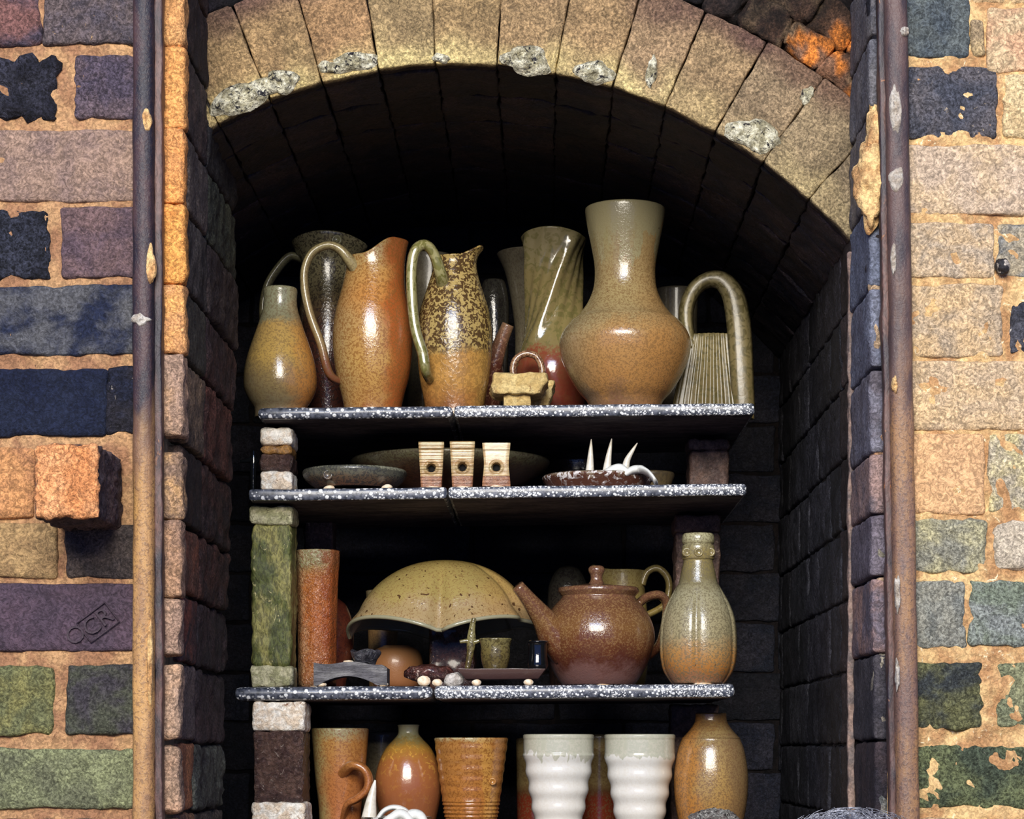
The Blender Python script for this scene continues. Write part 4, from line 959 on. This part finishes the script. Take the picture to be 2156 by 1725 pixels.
sweep(c, pts, .0028, .0028, seg=8, sub=1); c.build('rim', glaze('grey rim glaze', .125, [(0, C(158, 152, 130)), (1, C(150, 144, 122))], .1, rough=.25), root)
# grey slab, crumpled cup
GSL = plain('grey leathery clay', C(116, 114, 114), C(88, 86, 90), 50, 260, .3, .55, .9, .4, stretch=(.4, 1, 1.6))
yb = ypx(onshelf(3, 740, .455), .455); zsl = onshelf(3, 740, .455)
c = MB(); vs = []; fs = []; n = 40
for j, Yq in enumerate((.445, .495)):
    for i in range(n + 1):
        u = i / n; px = lerp(662, 816, u)
        top = 1396 + 2 * u + 3 * sin(u * 9) + (8 * sst(.93, 1, u)); bot = yb - 2.5 - 20 * max(0, sin(clamp((u - .06) / .8) * pi)) ** .8 - (0 if u < .9 else 2)
        a = P(px, top, .455); b_ = P(px, bot, .455); vs += [(a.x, Yq, a.z), (b_.x, Yq, b_.z)]
W = 2 * (n + 1)
for i in range(n):
    for o in (0, W):
        q = (o + 2 * i, o + 2 * i + 1, o + 2 * i + 3, o + 2 * i + 2); fs.append(q if o == 0 else q[::-1])
    fs += [(2 * i, 2 * i + 2, W + 2 * i + 2, W + 2 * i), (2 * i + 1, W + 2 * i + 1, W + 2 * i + 3, 2 * i + 3)]
fs += [(0, W, W + 1, 1), (2 * n, 2 * n + 1, W + 2 * n + 1, W + 2 * n)]
c.add(vs, fs); props(c.build('clay_slab', GSL, origin=P(740, yb, .47), smooth=False), 'grey arched clay slab on two wads in front of the orange vase', 'slab')
zs = P(0, 1399, .455).z
def modc(t, r, z): return r * (1 + .12 * noise.noise(Vector((cos(t) * 2, sin(t) * 2, z * 120)))), z + .002 * sin(3 * t + 1)
pot('crumpled_cup', 'small crumpled dark grey cup lying on the grey clay slab', 'cup', 770, .468, 3, [(32, 1372), (31, 1376), (27, 1386), (18, 1398)],
    plain('dark crumpled clay', C(66, 64, 70), C(40, 40, 46), 90, 260, .4, .35, .9, .5), mod=modc, bz=zs, lift=.0, th=.003)
c = MB(); blob(c, P(733, 1394, .468), (.0065, .006, .002), .2, 120, 4, 10); props(c.build('clay_shard', WAD, origin=P(733, 1397, .468)), 'tiny pale shard beside the crumpled dark cup', 'shard')
# treacly lump
LUMP = plain('treacle glaze lump', C(96, 54, 46), C(66, 38, 34), 70, 240, .35, .12, .9, .5, coat=.6, speck=(C(206, 180, 164), .60), dist=.005, sp_scale=110)
zz = onshelf(3, 903, .475)
c = MB(); blob(c, P(905, 1420, .475), (.031, .022, .0125), .22, 70, 6, 26, flat=-.010); o_ = P(905, 1420, .475).z - .010
props(c.build('slag_lump', LUMP, origin=(P(905, 0, .475).x, .475, o_)), 'glossy treacle-brown crusted lump propped on round wads', 'slag lump')
for px, r_w, lab in ((893, .0072, 'round white wad under the left of the treacle-brown lump'), (921, .0058, 'cream wad right of the round white one, under the treacle-brown lump'), (676, .006, 'cream wad under the left foot of the grey slab'), (806, .006, 'cream wad under the right foot of the grey slab'), (1003, .0052, 'white wad under the left end of the dark tray'), (1113, .0056, 'round grey wad under the right end of the dark tray')):
    Yw = .436 if px not in (676, 806) else .452
    zz = onshelf(3, px, Yw); w = MB(); h_ = r_w * (.8 if px != 893 else .95)
    if px in (676, 806): h_ = .0032
    if px in (1003, 1113): h_ = .0042
    blob(w, (P(px, 0, Yw).x, Yw, zz + h_ * .9), (r_w * 1.15, r_w * (1 if px not in (1003, 1113, 893, 921) else .8), h_), .12, 120, px, 12, flat=-h_ * .9)
    props(w.build('clay_wad', WAD, origin=(P(px, 0, Yw).x, Yw, zz)), lab, 'clay wad', 'pale clay wads on the shelves')
c = MB(); zz = onshelf(3, 955, .455); blob(c, (P(956, 0, .462).x, .462, zz + .008), (.012, .009, .010), .22, 90, 9, 18, flat=-.008)
props(c.build('rock_lump', plain('white plaster lump', C(206, 200, 192), C(170, 160, 150), 90, 260, .3, .8, 1.0), origin=(P(956, 0, .455).x, .455, zz)), 'whitish rough lump between the treacle lump and the dark tray', 'lump')
# dark tray with cups
TRAY = glaze('purple brown tray glaze', .018, [(0, C(70, 48, 50)), (.7, C(88, 64, 64)), (1, C(96, 88, 78))], .1, rough=.25)
zt = onshelf(3, 1058, .47) + .008
root = thing('tray', 'dark purple-brown flat tray carrying two little cups, left of the teapot', 'tray', (P(1058, 0, .475).x, .475, zt))
c = MB(); a = P(962, 0, .44).x; b_ = P(1150, 0, .44).x; hh = .0135
def tpt(q): f = .82 + .18 * (q[2] + hh / 2) / hh; return (q[0] * f, q[1] * f, q[2])
rbox(c, ((a + b_) / 2, .475, zt + hh / 2), XYZ, ((b_ - a) / 2, .036, hh / 2), .0015, .01, .0006, 60, 3, .0004, taper=tpt); c.build('base', TRAY, root)
OLIVE = glaze('olive cup glaze', .04, [(0, C(92, 78, 46)), (.5, C(112, 98, 58)), (1, C(138, 128, 86))], .15, worm=(C(60, 50, 30), 300, .5, .6, .5), rough=.1, bump=.6, coat=.5)
zt2 = zt + hh - .0003
pot('tiny_cup', 'tiny olive glazed cup on the dark tray beside the olive cross figure', 'cup', 1043, .465, 3, [(36, 1347), (34, 1351), (31, 1362), (31, 1380), (28, 1398), (24, 1412)], OLIVE, bz=zt2, lift=0)
pot('tiny_cup', 'tiny black glazed cup on the dark tray, beside the teapot', 'cup', 1132, .478, 3, [(24, 1352), (20, 1358), (20, 1380), (22, 1400), (18, 1412)], CROSS, bz=zt2, lift=0)
root = thing('cross_ornament', 'glossy olive cross figure standing at the left end of the dark tray', 'ornament', (P(990, 0, .452).x, .452, zt2))
c = MB(); yq = ypx(zt2, .452); sweep(c, [P(984, yq, .452), P(990, 1375, .452), P(992, 1350, .452), P(994, 1325, .452), P(998, 1302, .452)], [.0035, .0045, .006, .0042, .003], [.004] * 5, seg=10); c.build('upright', OLIVE, root)
c = MB(); sweep(c, [P(968, 1352, .452), P(984, 1350, .452), P(1000, 1352, .452), P(1009, 1349, .452)], [.0022, .003, .003, .002], .003, seg=10); c.build('crossbar', OLIVE, root)
# teapot
Y = .535
m = glaze('teapot glaze', .125, [(0, C(118, 84, 84)), (.12, C(122, 84, 82)), (.26, C(86, 42, 32)), (.42, C(106, 60, 38)), (.6, C(124, 84, 48)), (.75, C(112, 72, 50)), (.9, C(118, 78, 60)), (1, C(110, 74, 60))], .10, nsc=35,
          worm=(C(160, 128, 84), 470, .53, .6, .36), wmask=[(0, 0), (.28, .1), (.4, .6), (.75, .9), (1, .6)], rough=.14, bump=.5, coat=.5)
r_, pr, zb = pot('teapot', 'round red-brown teapot with knobbed lid and left spout on the third shelf', 'teapot', 1260, Y, 3,
    [(84, 1240), (85, 1246), (80, 1253), (78, 1259), (92, 1275), (108, 1298), (118, 1330), (116, 1362), (104, 1398), (86, 1430), (76, 1462)], m, seg=96)
handle(r_, [(1196, 1366, .512), (1168, 1338, .503), (1145, 1304, .492), (1116, 1266, .480), (1090, 1234, .470)], [.027, .0225, .0155, .0105, .0082], [.027, .022, .015, .0105, .0082], m, name='spout')
handle(r_, [(1340, 1275, .555), (1362, 1258, .57), (1390, 1254, .58), (1404, 1275, .588), (1400, 1320, .586), (1386, 1362, .58), (1352, 1390, .565)], .006, .009, m)
c = MB(); X = (1256 - CX) * s(Y); lp = [(80, 1243), (78, 1238), (50, 1234), (22, 1230), (8, 1229)]
lathe(c, X, Y, [(r * s(Y), EYE + (HY - y) * s(Y)) for r, y in lp], 64, 4, closed_top=True)
lid_ = c.build('lid', m, r_); c = MB(); lathe(c, X, Y, [(r * s(Y), EYE + (HY - y) * s(Y)) for r, y in [(18, 1231), (13, 1222), (13, 1212), (17, 1204), (17, 1197), (12, 1192), (3, 1191)]], 40, 4, closed_top=True)
c.build('knob', m, lid_)
# jug and bowl behind the teapot
OLJ = glaze('olive jug glaze', .16, [(0, C(120, 100, 60)), (.7, C(146, 126, 72)), (1, C(150, 134, 90))], .1, worm=(C(104, 84, 48), 360, .5, .6, .4), rough=.25)
def modj(t, r, z):
    k = sst(H(1260, .70, 0), H(1205, .70, 0), z); d = (t + 1.5 + pi) % (2 * pi) - pi; tip = exp(-(d / .5) ** 2)
    return r * (1 + .35 * tip * k), z + .008 * tip * k
r_, pr, zb = pot('pouring_jug', 'olive jug with pointed lip and ring handle behind the teapot', 'jug', 1312, .70, 3, [(50, 1204), (48, 1214), (46, 1240), (50, 1280), (54, 1340), (52, 1400), (46, 1470)], OLJ, mod=modj, wad=False)
handle(r_, [(1352, 1232, .69), (1362, 1206, .69), (1384, 1197, .69), (1404, 1214, .69), (1409, 1240, .69), (1398, 1275, .69), (1362, 1296, .695)], .005, .008, OLJ)
pot('round_pot', 'dark brown domed pot in the shade behind the teapot spout', 'pot', 1196, .725, 3, [(6, 1192), (24, 1200), (40, 1230), (44, 1270), (44, 1340), (38, 1470)], DARK, wad=False, closed=True)
# long necked bottle
Y = .515
m = glaze('long neck bottle glaze', .19, [(0, C(176, 126, 100)), (.05, C(170, 116, 84)), (.1, C(180, 116, 54)), (.2, C(186, 134, 76)), (.32, C(170, 156, 124)), (.6, C(164, 156, 130)), (.72, C(128, 116, 82)), (.86, C(150, 132, 84)), (.93, C(156, 146, 112)), (1, C(184, 178, 150))], .045,
          worm=(C(110, 100, 76), 460, .5, .58, .5), pits=(C(60, 44, 26), .77), rough=.2, bump=.4)
def modb(t, r, z):
    u = (z - H(1440, .515, 0)) / .19; k = 1 - sst(.55, .68, u)
    d = ((t + .12 + pi / 5) % (2 * pi / 5)) - pi / 5
    return r * (1 - .07 * k * exp(-(d / .07) ** 2) + .015 * k * cos(5 * (t + .12 + pi))), z
r_, pr, zb = pot('long_necked_bottle', 'lobed long-necked bottle, grey above and orange below, right end of third shelf', 'bottle', 1470, Y, 3,
    [(32, 1126), (34, 1132), (34, 1142), (31, 1148), (34, 1152), (34, 1176), (31, 1182), (36, 1205), (41, 1228), (45, 1234), (52, 1246), (66, 1272), (77, 1304), (81, 1345), (80, 1385), (73, 1415), (60, 1440), (56, 1470)], m, mod=modb, seg=120)
for px in (1446, 1471, 1496): disc(r_, 'medallion', px, 1163, .515 - sqrt(max(1e-6, (34 * s(.515)) ** 2 - ((px - 1470) * s(.515)) ** 2)) - .0005, .0062, m)

# --- bottom row -----------------------------------------------------------------
prop('thick kiln prop with white bubbled top and brown middle, bottom row left', 533, 640, .428, .51, [('head', 1478, 1540, 2, PROPW), ('shaft', 1538, 1692, -1, PROPB), ('foot', 1690, 9999, 3, PROPW)], 4, None)
prop('dull brown kiln prop behind the round-shouldered bottle, bottom row right', 1412, 1512, .64, .70, [('shaft', 1484, 9999, 0, PROPD)], 4, None)
Y = .535
m = glaze('tankard glaze', .155, [(0, C(176, 104, 56)), (.3, C(184, 110, 58)), (.6, C(180, 112, 58)), (.9, C(180, 130, 66)), (.96, C(160, 150, 116)), (1, C(178, 170, 140))], .05,
          side=[(C(160, 144, 96), -.008, -.03, .9), (C(160, 92, 44), .01, .034, .5)], worm=(C(120, 70, 36), 420, .5, .6, .4), rough=.3, bump=.3)
r_, pr, zb = pot('tankard', 'orange and grey tankard with small round handle, bottom row beside the thick prop', 'tankard', 716, Y, 4, [(60, 1536), (60, 1542), (57, 1580), (52, 1640), (45, 1700), (42, 1790)], m)
handle(r_, [(718, 1632, .515), (740, 1612, .487), (764, 1618, .482), (776, 1640, .482), (772, 1664, .482), (752, 1682, .484), (732, 1694, .492), (722, 1722, .515)], [.0075, .006, .0055, .0055, .0052, .005, .0045, .004], .009, m, flute=.06)
Y = .565
m = glaze('round bottle glaze', .155, [(0, C(140, 82, 56)), (.5, C(158, 92, 54)), (.72, C(164, 100, 50)), (.84, C(170, 124, 50)), (.92, C(150, 130, 80)), (.96, C(160, 154, 120)), (1, C(170, 166, 136))], .07, worm=(C(196, 148, 64), 200, .6, .65, .5), wmask=[(0, 0), (.6, .2), (.75, 1), (1, 0)], rough=.2, bump=.25)
pot('round_bottle', 'round brown bottle with tiny pale neck, bottom row behind the white ribbons', 'bottle', 860, Y, 4, [(24, 1528), (22, 1532), (22, 1545), (30, 1556), (48, 1576), (62, 1605), (70, 1640), (70, 1670), (62, 1710), (50, 1760), (44, 1800)], m)
Y = .53
m = glaze('amber cup glaze', .145, [(0, C(176, 108, 48)), (.4, C(178, 112, 48)), (.6, C(180, 116, 52)), (.95, C(172, 118, 60)), (.98, C(190, 170, 130)), (1, C(196, 180, 144))], .03, side=[(C(206, 150, 70), .012, .018, .6), (C(160, 92, 40), .026, .036, .6)], worm=(C(124, 76, 34), 380, .52, .6, .5), rough=.14, bump=.3, coat=.4)
def modt(t, r, z):
    y = ypx(z, .53); k = 1 if y > 1560 else 0
    return r + k * (.0004 * sin(y * .28) + (.0007 * sin(y * .75) if 1686 < y < 1725 else 0)), z
pr_ = [(78, 1556)] + [(78 - (y - 1556) * .132, y) for y in range(1562, 1800, 5)]
r_, pr, zb = pot('tumbler', 'amber tapered tumbler with fine rings and a dark dot, bottom row', 'cup', 992, Y, 4, pr_, m, mod=modt)
disc(r_, 'seal', 1037, 1646, .498, .0052, m)
c = MB(); blob(c, P(991, 1632, .4905), (.0034, .0016, .0034), .05, 50, 1, 10); c.build('dark_dot', HOLE, r_)
def white_cup(cx, label, c_side, ph, dr):
    Y = .53
    m = glaze('white porcelain glaze ' + str(cx), .147, [(0, C(220, 212, 196)), (.5, C(226, 220, 208)), (.78, C(222, 218, 208)), (1, C(220, 216, 206))], .08, side=c_side, worm=(C(206, 198, 184), 300, .5, .6, .2), pits=(C(110, 80, 60), .80), rough=.18, bump=.1, coat=.4, drip=(C(178, 178, 160), dr[0], dr[1]))
    pr_ = [(75, 1549), (75, 1554)]
    for y in range(1558, 1800, 4):
        b = 74 - max(0, y - 1590) * .165
        if y > 1588: b += 1.7 * sin((y - 1588 + ph) * 2 * pi / 38.0)
        pr_.append((b, y))
    return pot('tumbler', label, 'cup', cx, Y, 4, pr_, m, th=.0045, seg=80)
white_cup(1176, 'left white ringed porcelain tumbler with drippy green-grey rim band', [], 8, (.74, .86))
white_cup(1347, 'right white ringed porcelain tumbler with even rim band and warm flush', [(C(214, 180, 130), .01, .045, .4)], 0, (.77, .82))
BACK = glaze('two tone beaker glaze', .15, [(0, C(120, 44, 26)), (.42, C(130, 50, 30)), (.48, C(110, 74, 48)), (.55, C(150, 126, 86)), (1, C(150, 132, 92))], .02, rough=.2, worm=(C(110, 84, 54), 300, .52, .6, .4))
pot('beaker', 'red and olive beaker behind the left white tumbler', 'beaker', 1128, .655, 4, [(42, 1556), (41, 1600), (40, 1700), (38, 1790)], BACK)
pot('beaker', 'red and olive beaker showing between the two white tumblers', 'beaker', 1262, .655, 4, [(44, 1548), (43, 1600), (41, 1700), (38, 1790)], BACK)
pot('beaker', 'dim grey-brown beaker between the tankard and the round brown bottle', 'beaker', 804, .69, 4, [(46, 1544), (44, 1600), (42, 1700), (38, 1790)], DIM)
Y = .53
m = glaze('shouldered bottle glaze', .175, [(0, C(150, 84, 46)), (.2, C(176, 126, 66)), (.5, C(176, 140, 84)), (.75, C(160, 132, 88)), (.86, C(150, 126, 86)), (.93, C(140, 104, 62)), (1, C(136, 110, 76))], .08, side=[(C(192, 120, 44), -.008, -.03, .7), (C(128, 100, 74), .008, .03, .7)],
          worm=(C(110, 82, 56), 450, .5, .58, .45), pits=(C(50, 34, 22), .78), rough=.2, bump=.3)
pot('round_shouldered_bottle', 'tan bottle with lined round shoulder at the right end of the bottom row', 'bottle', 1497, Y, 4, [(33, 1504), (33, 1512), (35, 1522), (44, 1536), (58, 1552), (62, 1555), (62, 1558), (70, 1580), (77, 1620), (78, 1655), (74, 1700), (62, 1760), (54, 1800)], m)
# spiked dish at the bottom
BD = glaze('black dish glaze', .05, [(0, C(40, 36, 36)), (.8, C(54, 50, 48)), (1, C(150, 146, 140))], .3, nsc=60, rough=.15, worm=(C(196, 192, 186), 120, .58, .62, .8), wmask=[(0, 0), (.8, .2), (.9, 1), (1, 1)])
r_, pr, zb = pot('horn_dish', 'black dish with white ribbons and one horn at the bottom edge', 'dish', 835, .465, 4, [(74, 1722), (73, 1728), (60, 1760), (46, 1800)], BD, lift=.001, depth=.3)
horn(776, 790, 1643, 0, 'single white horn on the black dish at the bottom edge', .462, 1735, .0095, 781)
ribbon('white ribbon bow lying on the black dish at the bottom edge', [[(794, 1728, 0), (808, 1708, 0), (828, 1700, 0), (850, 1705, 0), (866, 1718, 0)], [(800, 1736, -.012), (826, 1722, -.012), (842, 1714, -.012), (858, 1722, -.012), (868, 1736, -.012)], [(848, 1722, -.004), (864, 1716, -.006), (880, 1717, -.006), (890, 1726, -.006), (896, 1740, -.006)]], .44, .010, base=1735, rad=[[.003, .0032, .0034, .0034, .003], [.004, .006, .0065, .006, .004], [.003, .0065, .007, .006, .004]])
# crusty grey lump
c = MB(); blob(c, P(1503, 1735, .432), (.031, .022, .0185), .3, 120, 8, 30)
o_ = P(1503, 1735, .432); chunkz = o_.z
blob(c, (o_.x, .432, (Z4 + o_.z) / 2), (.024, .02, (o_.z - Z4) / 2 + .002), .05, 60, 3, 14, flat=-(o_.z - Z4) / 2)
props(c.build('crusted_cup', plain('grey crusted glaze', C(206, 204, 196), C(120, 112, 108), 140, 300, .5, .6, 1.0, .4, speck=(C(54, 48, 48), .55), dist=.008, sp_scale=160), origin=(o_.x, .432, Z4)), 'grey crusty lump in front of the round-shouldered bottle at the bottom edge', 'lump')

# --- the person whose grey crown just shows at the lower right
def person():
    hx, hy, ht = P(1768, 1712, -0.02).x, -0.10, P(0, 1714, -0.10).z
    root = thing('person', 'grey-haired person stooping at the right side of the opening, only the crown showing', 'person', (hx, hy - .12, 0))
    V = []; E = []; Rd = []
    def chain(pts, start=None):
        prev = start
        for (x, y, z, r) in pts:
            V.append((hx + x, hy + y, z)); Rd.append(r); i = len(V) - 1
            if prev is not None: E.append((prev, i))
            prev = i
        return prev
    T = ht
    pel = chain([(0, -.30, T - .60, .125)]); bl = chain([(0, -.29, T - .48, .115), (0, -.25, T - .36, .13), (0, -.20, T - .27, .10)], pel)
    nk = chain([(0, -.12, T - .215, .052), (0, -.075, T - .185, .05)], bl)
    hd = chain([(0, -.035, T - .15, .066), (0, -.01, T - .105, .082), (0, -.005, T - .07, .072)], nk)
    for sx in (-1, 1):
        sh = chain([(sx * .165, -.20, T - .29, .058), (sx * .20, -.16, T - .43, .046), (sx * .205, -.10, T - .55, .040), (sx * .17, -.01, T - .62, .033), (sx * .13, .03, T - .66, .026)], bl)
        pm = chain([(sx * .115, .045, T - .685, .030)], sh)
        for k, (dx, L) in enumerate(((-.024, .062), (-.008, .072), (.008, .068), (.022, .054))):
            chain([(sx * (.115 + dx * .8), .055, T - .715, .0095), (sx * (.112 + dx), .062, T - .715 - L * .5, .0088), (sx * (.112 + dx), .052, T - .715 - L, .0078)], pm)
        chain([(sx * .085, .06, T - .70, .011), (sx * .07, .07, T - .735, .009)], pm)
        hip = chain([(sx * .09, -.28, T - .70, .088), (sx * .10, -.24, .46, .062), (sx * .10, -.27, .28, .05), (sx * .10, -.30, .09, .042)], pel)
        chain([(sx * .105, -.24, .045, .042), (sx * .11, -.13, .036, .034)], hip)
    me = bpy.data.meshes.new('body'); me.from_pydata(V, E, []); ob = bpy.data.objects.new('body', me); COL.objects.link(ob)
    sk = ob.modifiers.new('skin', 'SKIN'); sk.use_smooth_shade = True; ob.modifiers.new('sub', 'SUBSURF').levels = 2
    for i, sv in enumerate(me.skin_vertices[0].data): sv.radius = (Rd[i], Rd[i]); sv.use_root = (i == 0)
    dg = bpy.context.evaluated_depsgraph_get(); m2 = bpy.data.meshes.new_from_object(ob.evaluated_get(dg))
    vs = [tuple(v.co) for v in m2.vertices]; fs = [tuple(q.vertices) for q in m2.polygons]
    bpy.data.objects.remove(ob); bpy.data.meshes.remove(m2)
    mb = MB(); mb.add(vs, fs)
    for i, f in enumerate(mb.f):
        c = sum((Vector(mb.v[q]) for q in f), Vector()) / len(f); dx = abs(c.x - hx)
        if c.z < .075: mb.m[i] = 3
        elif dx < .14 and c.z < T - .62 and c.y < hy - .1 or c.z < T - .72 and c.y < hy - .1: mb.m[i] = 2
        elif c.z > T - .225 and dx < .12 or (c.z < T - .635 and c.y > hy - .06): mb.m[i] = 0
        else: mb.m[i] = 1
    SKIN = plain('skin', C(206, 160, 136), C(190, 142, 120), 30, 200, .08, .5, .1)
    mb.build('body', [SKIN, plain('dark jacket cloth', C(54, 58, 70), C(44, 48, 60), 20, 300, .2, .9, .4), plain('dark trouser cloth', C(46, 46, 52), C(36, 36, 42), 20, 300, .2, .9, .4), plain('shoe leather', C(40, 30, 26), C(26, 20, 18))], root)
    for sx in (-1, 1):
        c = MB(); blob(c, (hx + sx * .086, hy - .015, T - .115), (.009, .016, .028), .08, 40, sx, 10); c.build('ear', SKIN, root)
        c = MB(); blob(c, (hx + sx * .03, hy + .068, T - .105), (.012, .008, .008), 0, 10, 0, 10); c.build('eye', plain('eye white', C(230, 226, 220), C(60, 50, 44), 60), root)
    c = MB(); blob(c, (hx, hy + .085, T - .13), (.012, .014, .022), .05, 40, 2, 10); c.build('nose', SKIN, root)
    c = MB(); blob(c, (hx, hy + .068, T - .165), (.024, .008, .006), .05, 40, 3, 10); c.build('mouth', plain('lip', C(176, 108, 100), C(160, 96, 90)), root)
    HAIR = plain('grey hair', C(176, 178, 184), C(104, 104, 112), 60, 320, .5, .6, .6, .4, stretch=(3, .5, 1))
    c = MB(); blob(c, (hx, hy - .022, T - .082), (.092, .100, .078), .05, 30, 11, 26)
    rn = random.Random(3)
    for k in range(420):
        a = rn.uniform(0, 2 * pi); e = rn.uniform(.1, 1.35); d = Vector((cos(a) * cos(e), sin(a) * cos(e), sin(e)))
        b0 = Vector((hx, hy - .022, T - .082)) + Vector((d.x * .088, d.y * .096, d.z * .075)); tn = d.cross(Vector((rn.uniform(-1, 1), rn.uniform(-1, 1), rn.uniform(-.4, .4)))).normalized()
        sweep(c, [b0, b0 + d * .006 + tn * .014, b0 + d * .008 + tn * .03, b0 + d * .003 + tn * .044], [.0005, .0005, .0004, .0003], [.0005, .0005, .0004, .0003], seg=5, sub=3)
    c.build('hair', HAIR, root)
person()
seen = {}
for o, nm, lab in WADS:
    props(o, 'flat clay wad under the ' + ' '.join(lab.split()[:9]), 'clay wad', 'pale clay wads on the shelves'); del o['wad_for']
for o in bpy.data.objects:
    if 'zb' in o: del o['zb']

# ------------------------------------------------------------------ light, sky, camera
w = bpy.data.worlds.new('World'); scene.world = w; w.use_nodes = True
w.node_tree.nodes['Background'].inputs[0].default_value = (0.16, 0.32, 1.0, 1); w.node_tree.nodes['Background'].inputs[1].default_value = 0.55
def area(name, loc, target, sx, sy, power, col):
    L = bpy.data.lights.new(name, 'AREA'); L.shape = 'RECTANGLE'; L.size = sx; L.size_y = sy; L.energy = power; L.color = col
    o = bpy.data.objects.new(name, L); COL.objects.link(o); o.location = loc
    o.rotation_euler = (Vector(target) - Vector(loc)).to_track_quat('-Z', 'Y').to_euler(); return o
area('daylight_opening', (-0.35, -4.2, EYE + 1.75), (0, 0.3, EYE + .4), 2.5, 1.35, 310, (1.0, 0.925, 0.80))
area('sky_opening', (-0.55, -4.2, EYE + 2.75), (0, 0.3, EYE + .4), 2.1, 0.8, 100, (0.60, 0.74, 1.0))

cam = bpy.data.cameras.new('camera'); co = bpy.data.objects.new('camera', cam); COL.objects.link(co)
co.location = (0, -D0, EYE); co.rotation_euler = (pi / 2, 0, 0)
cam.sensor_fit = 'HORIZONTAL'; cam.sensor_width = 36.0; cam.lens = F / 2156 * 36.0
cam.shift_x = (1078 - CX) / 2156; cam.shift_y = (HY - 862.5) / 2156
cam.clip_start = 0.05; scene.camera = co
vs_ = scene.view_settings; vs_.view_transform = 'Standard'; vs_.look = 'None'; vs_.gamma = 1.0; vs_.exposure = 0.0; vs_.use_curve_mapping = False
scene.cycles.max_bounces = 5; scene.cycles.use_denoising = True
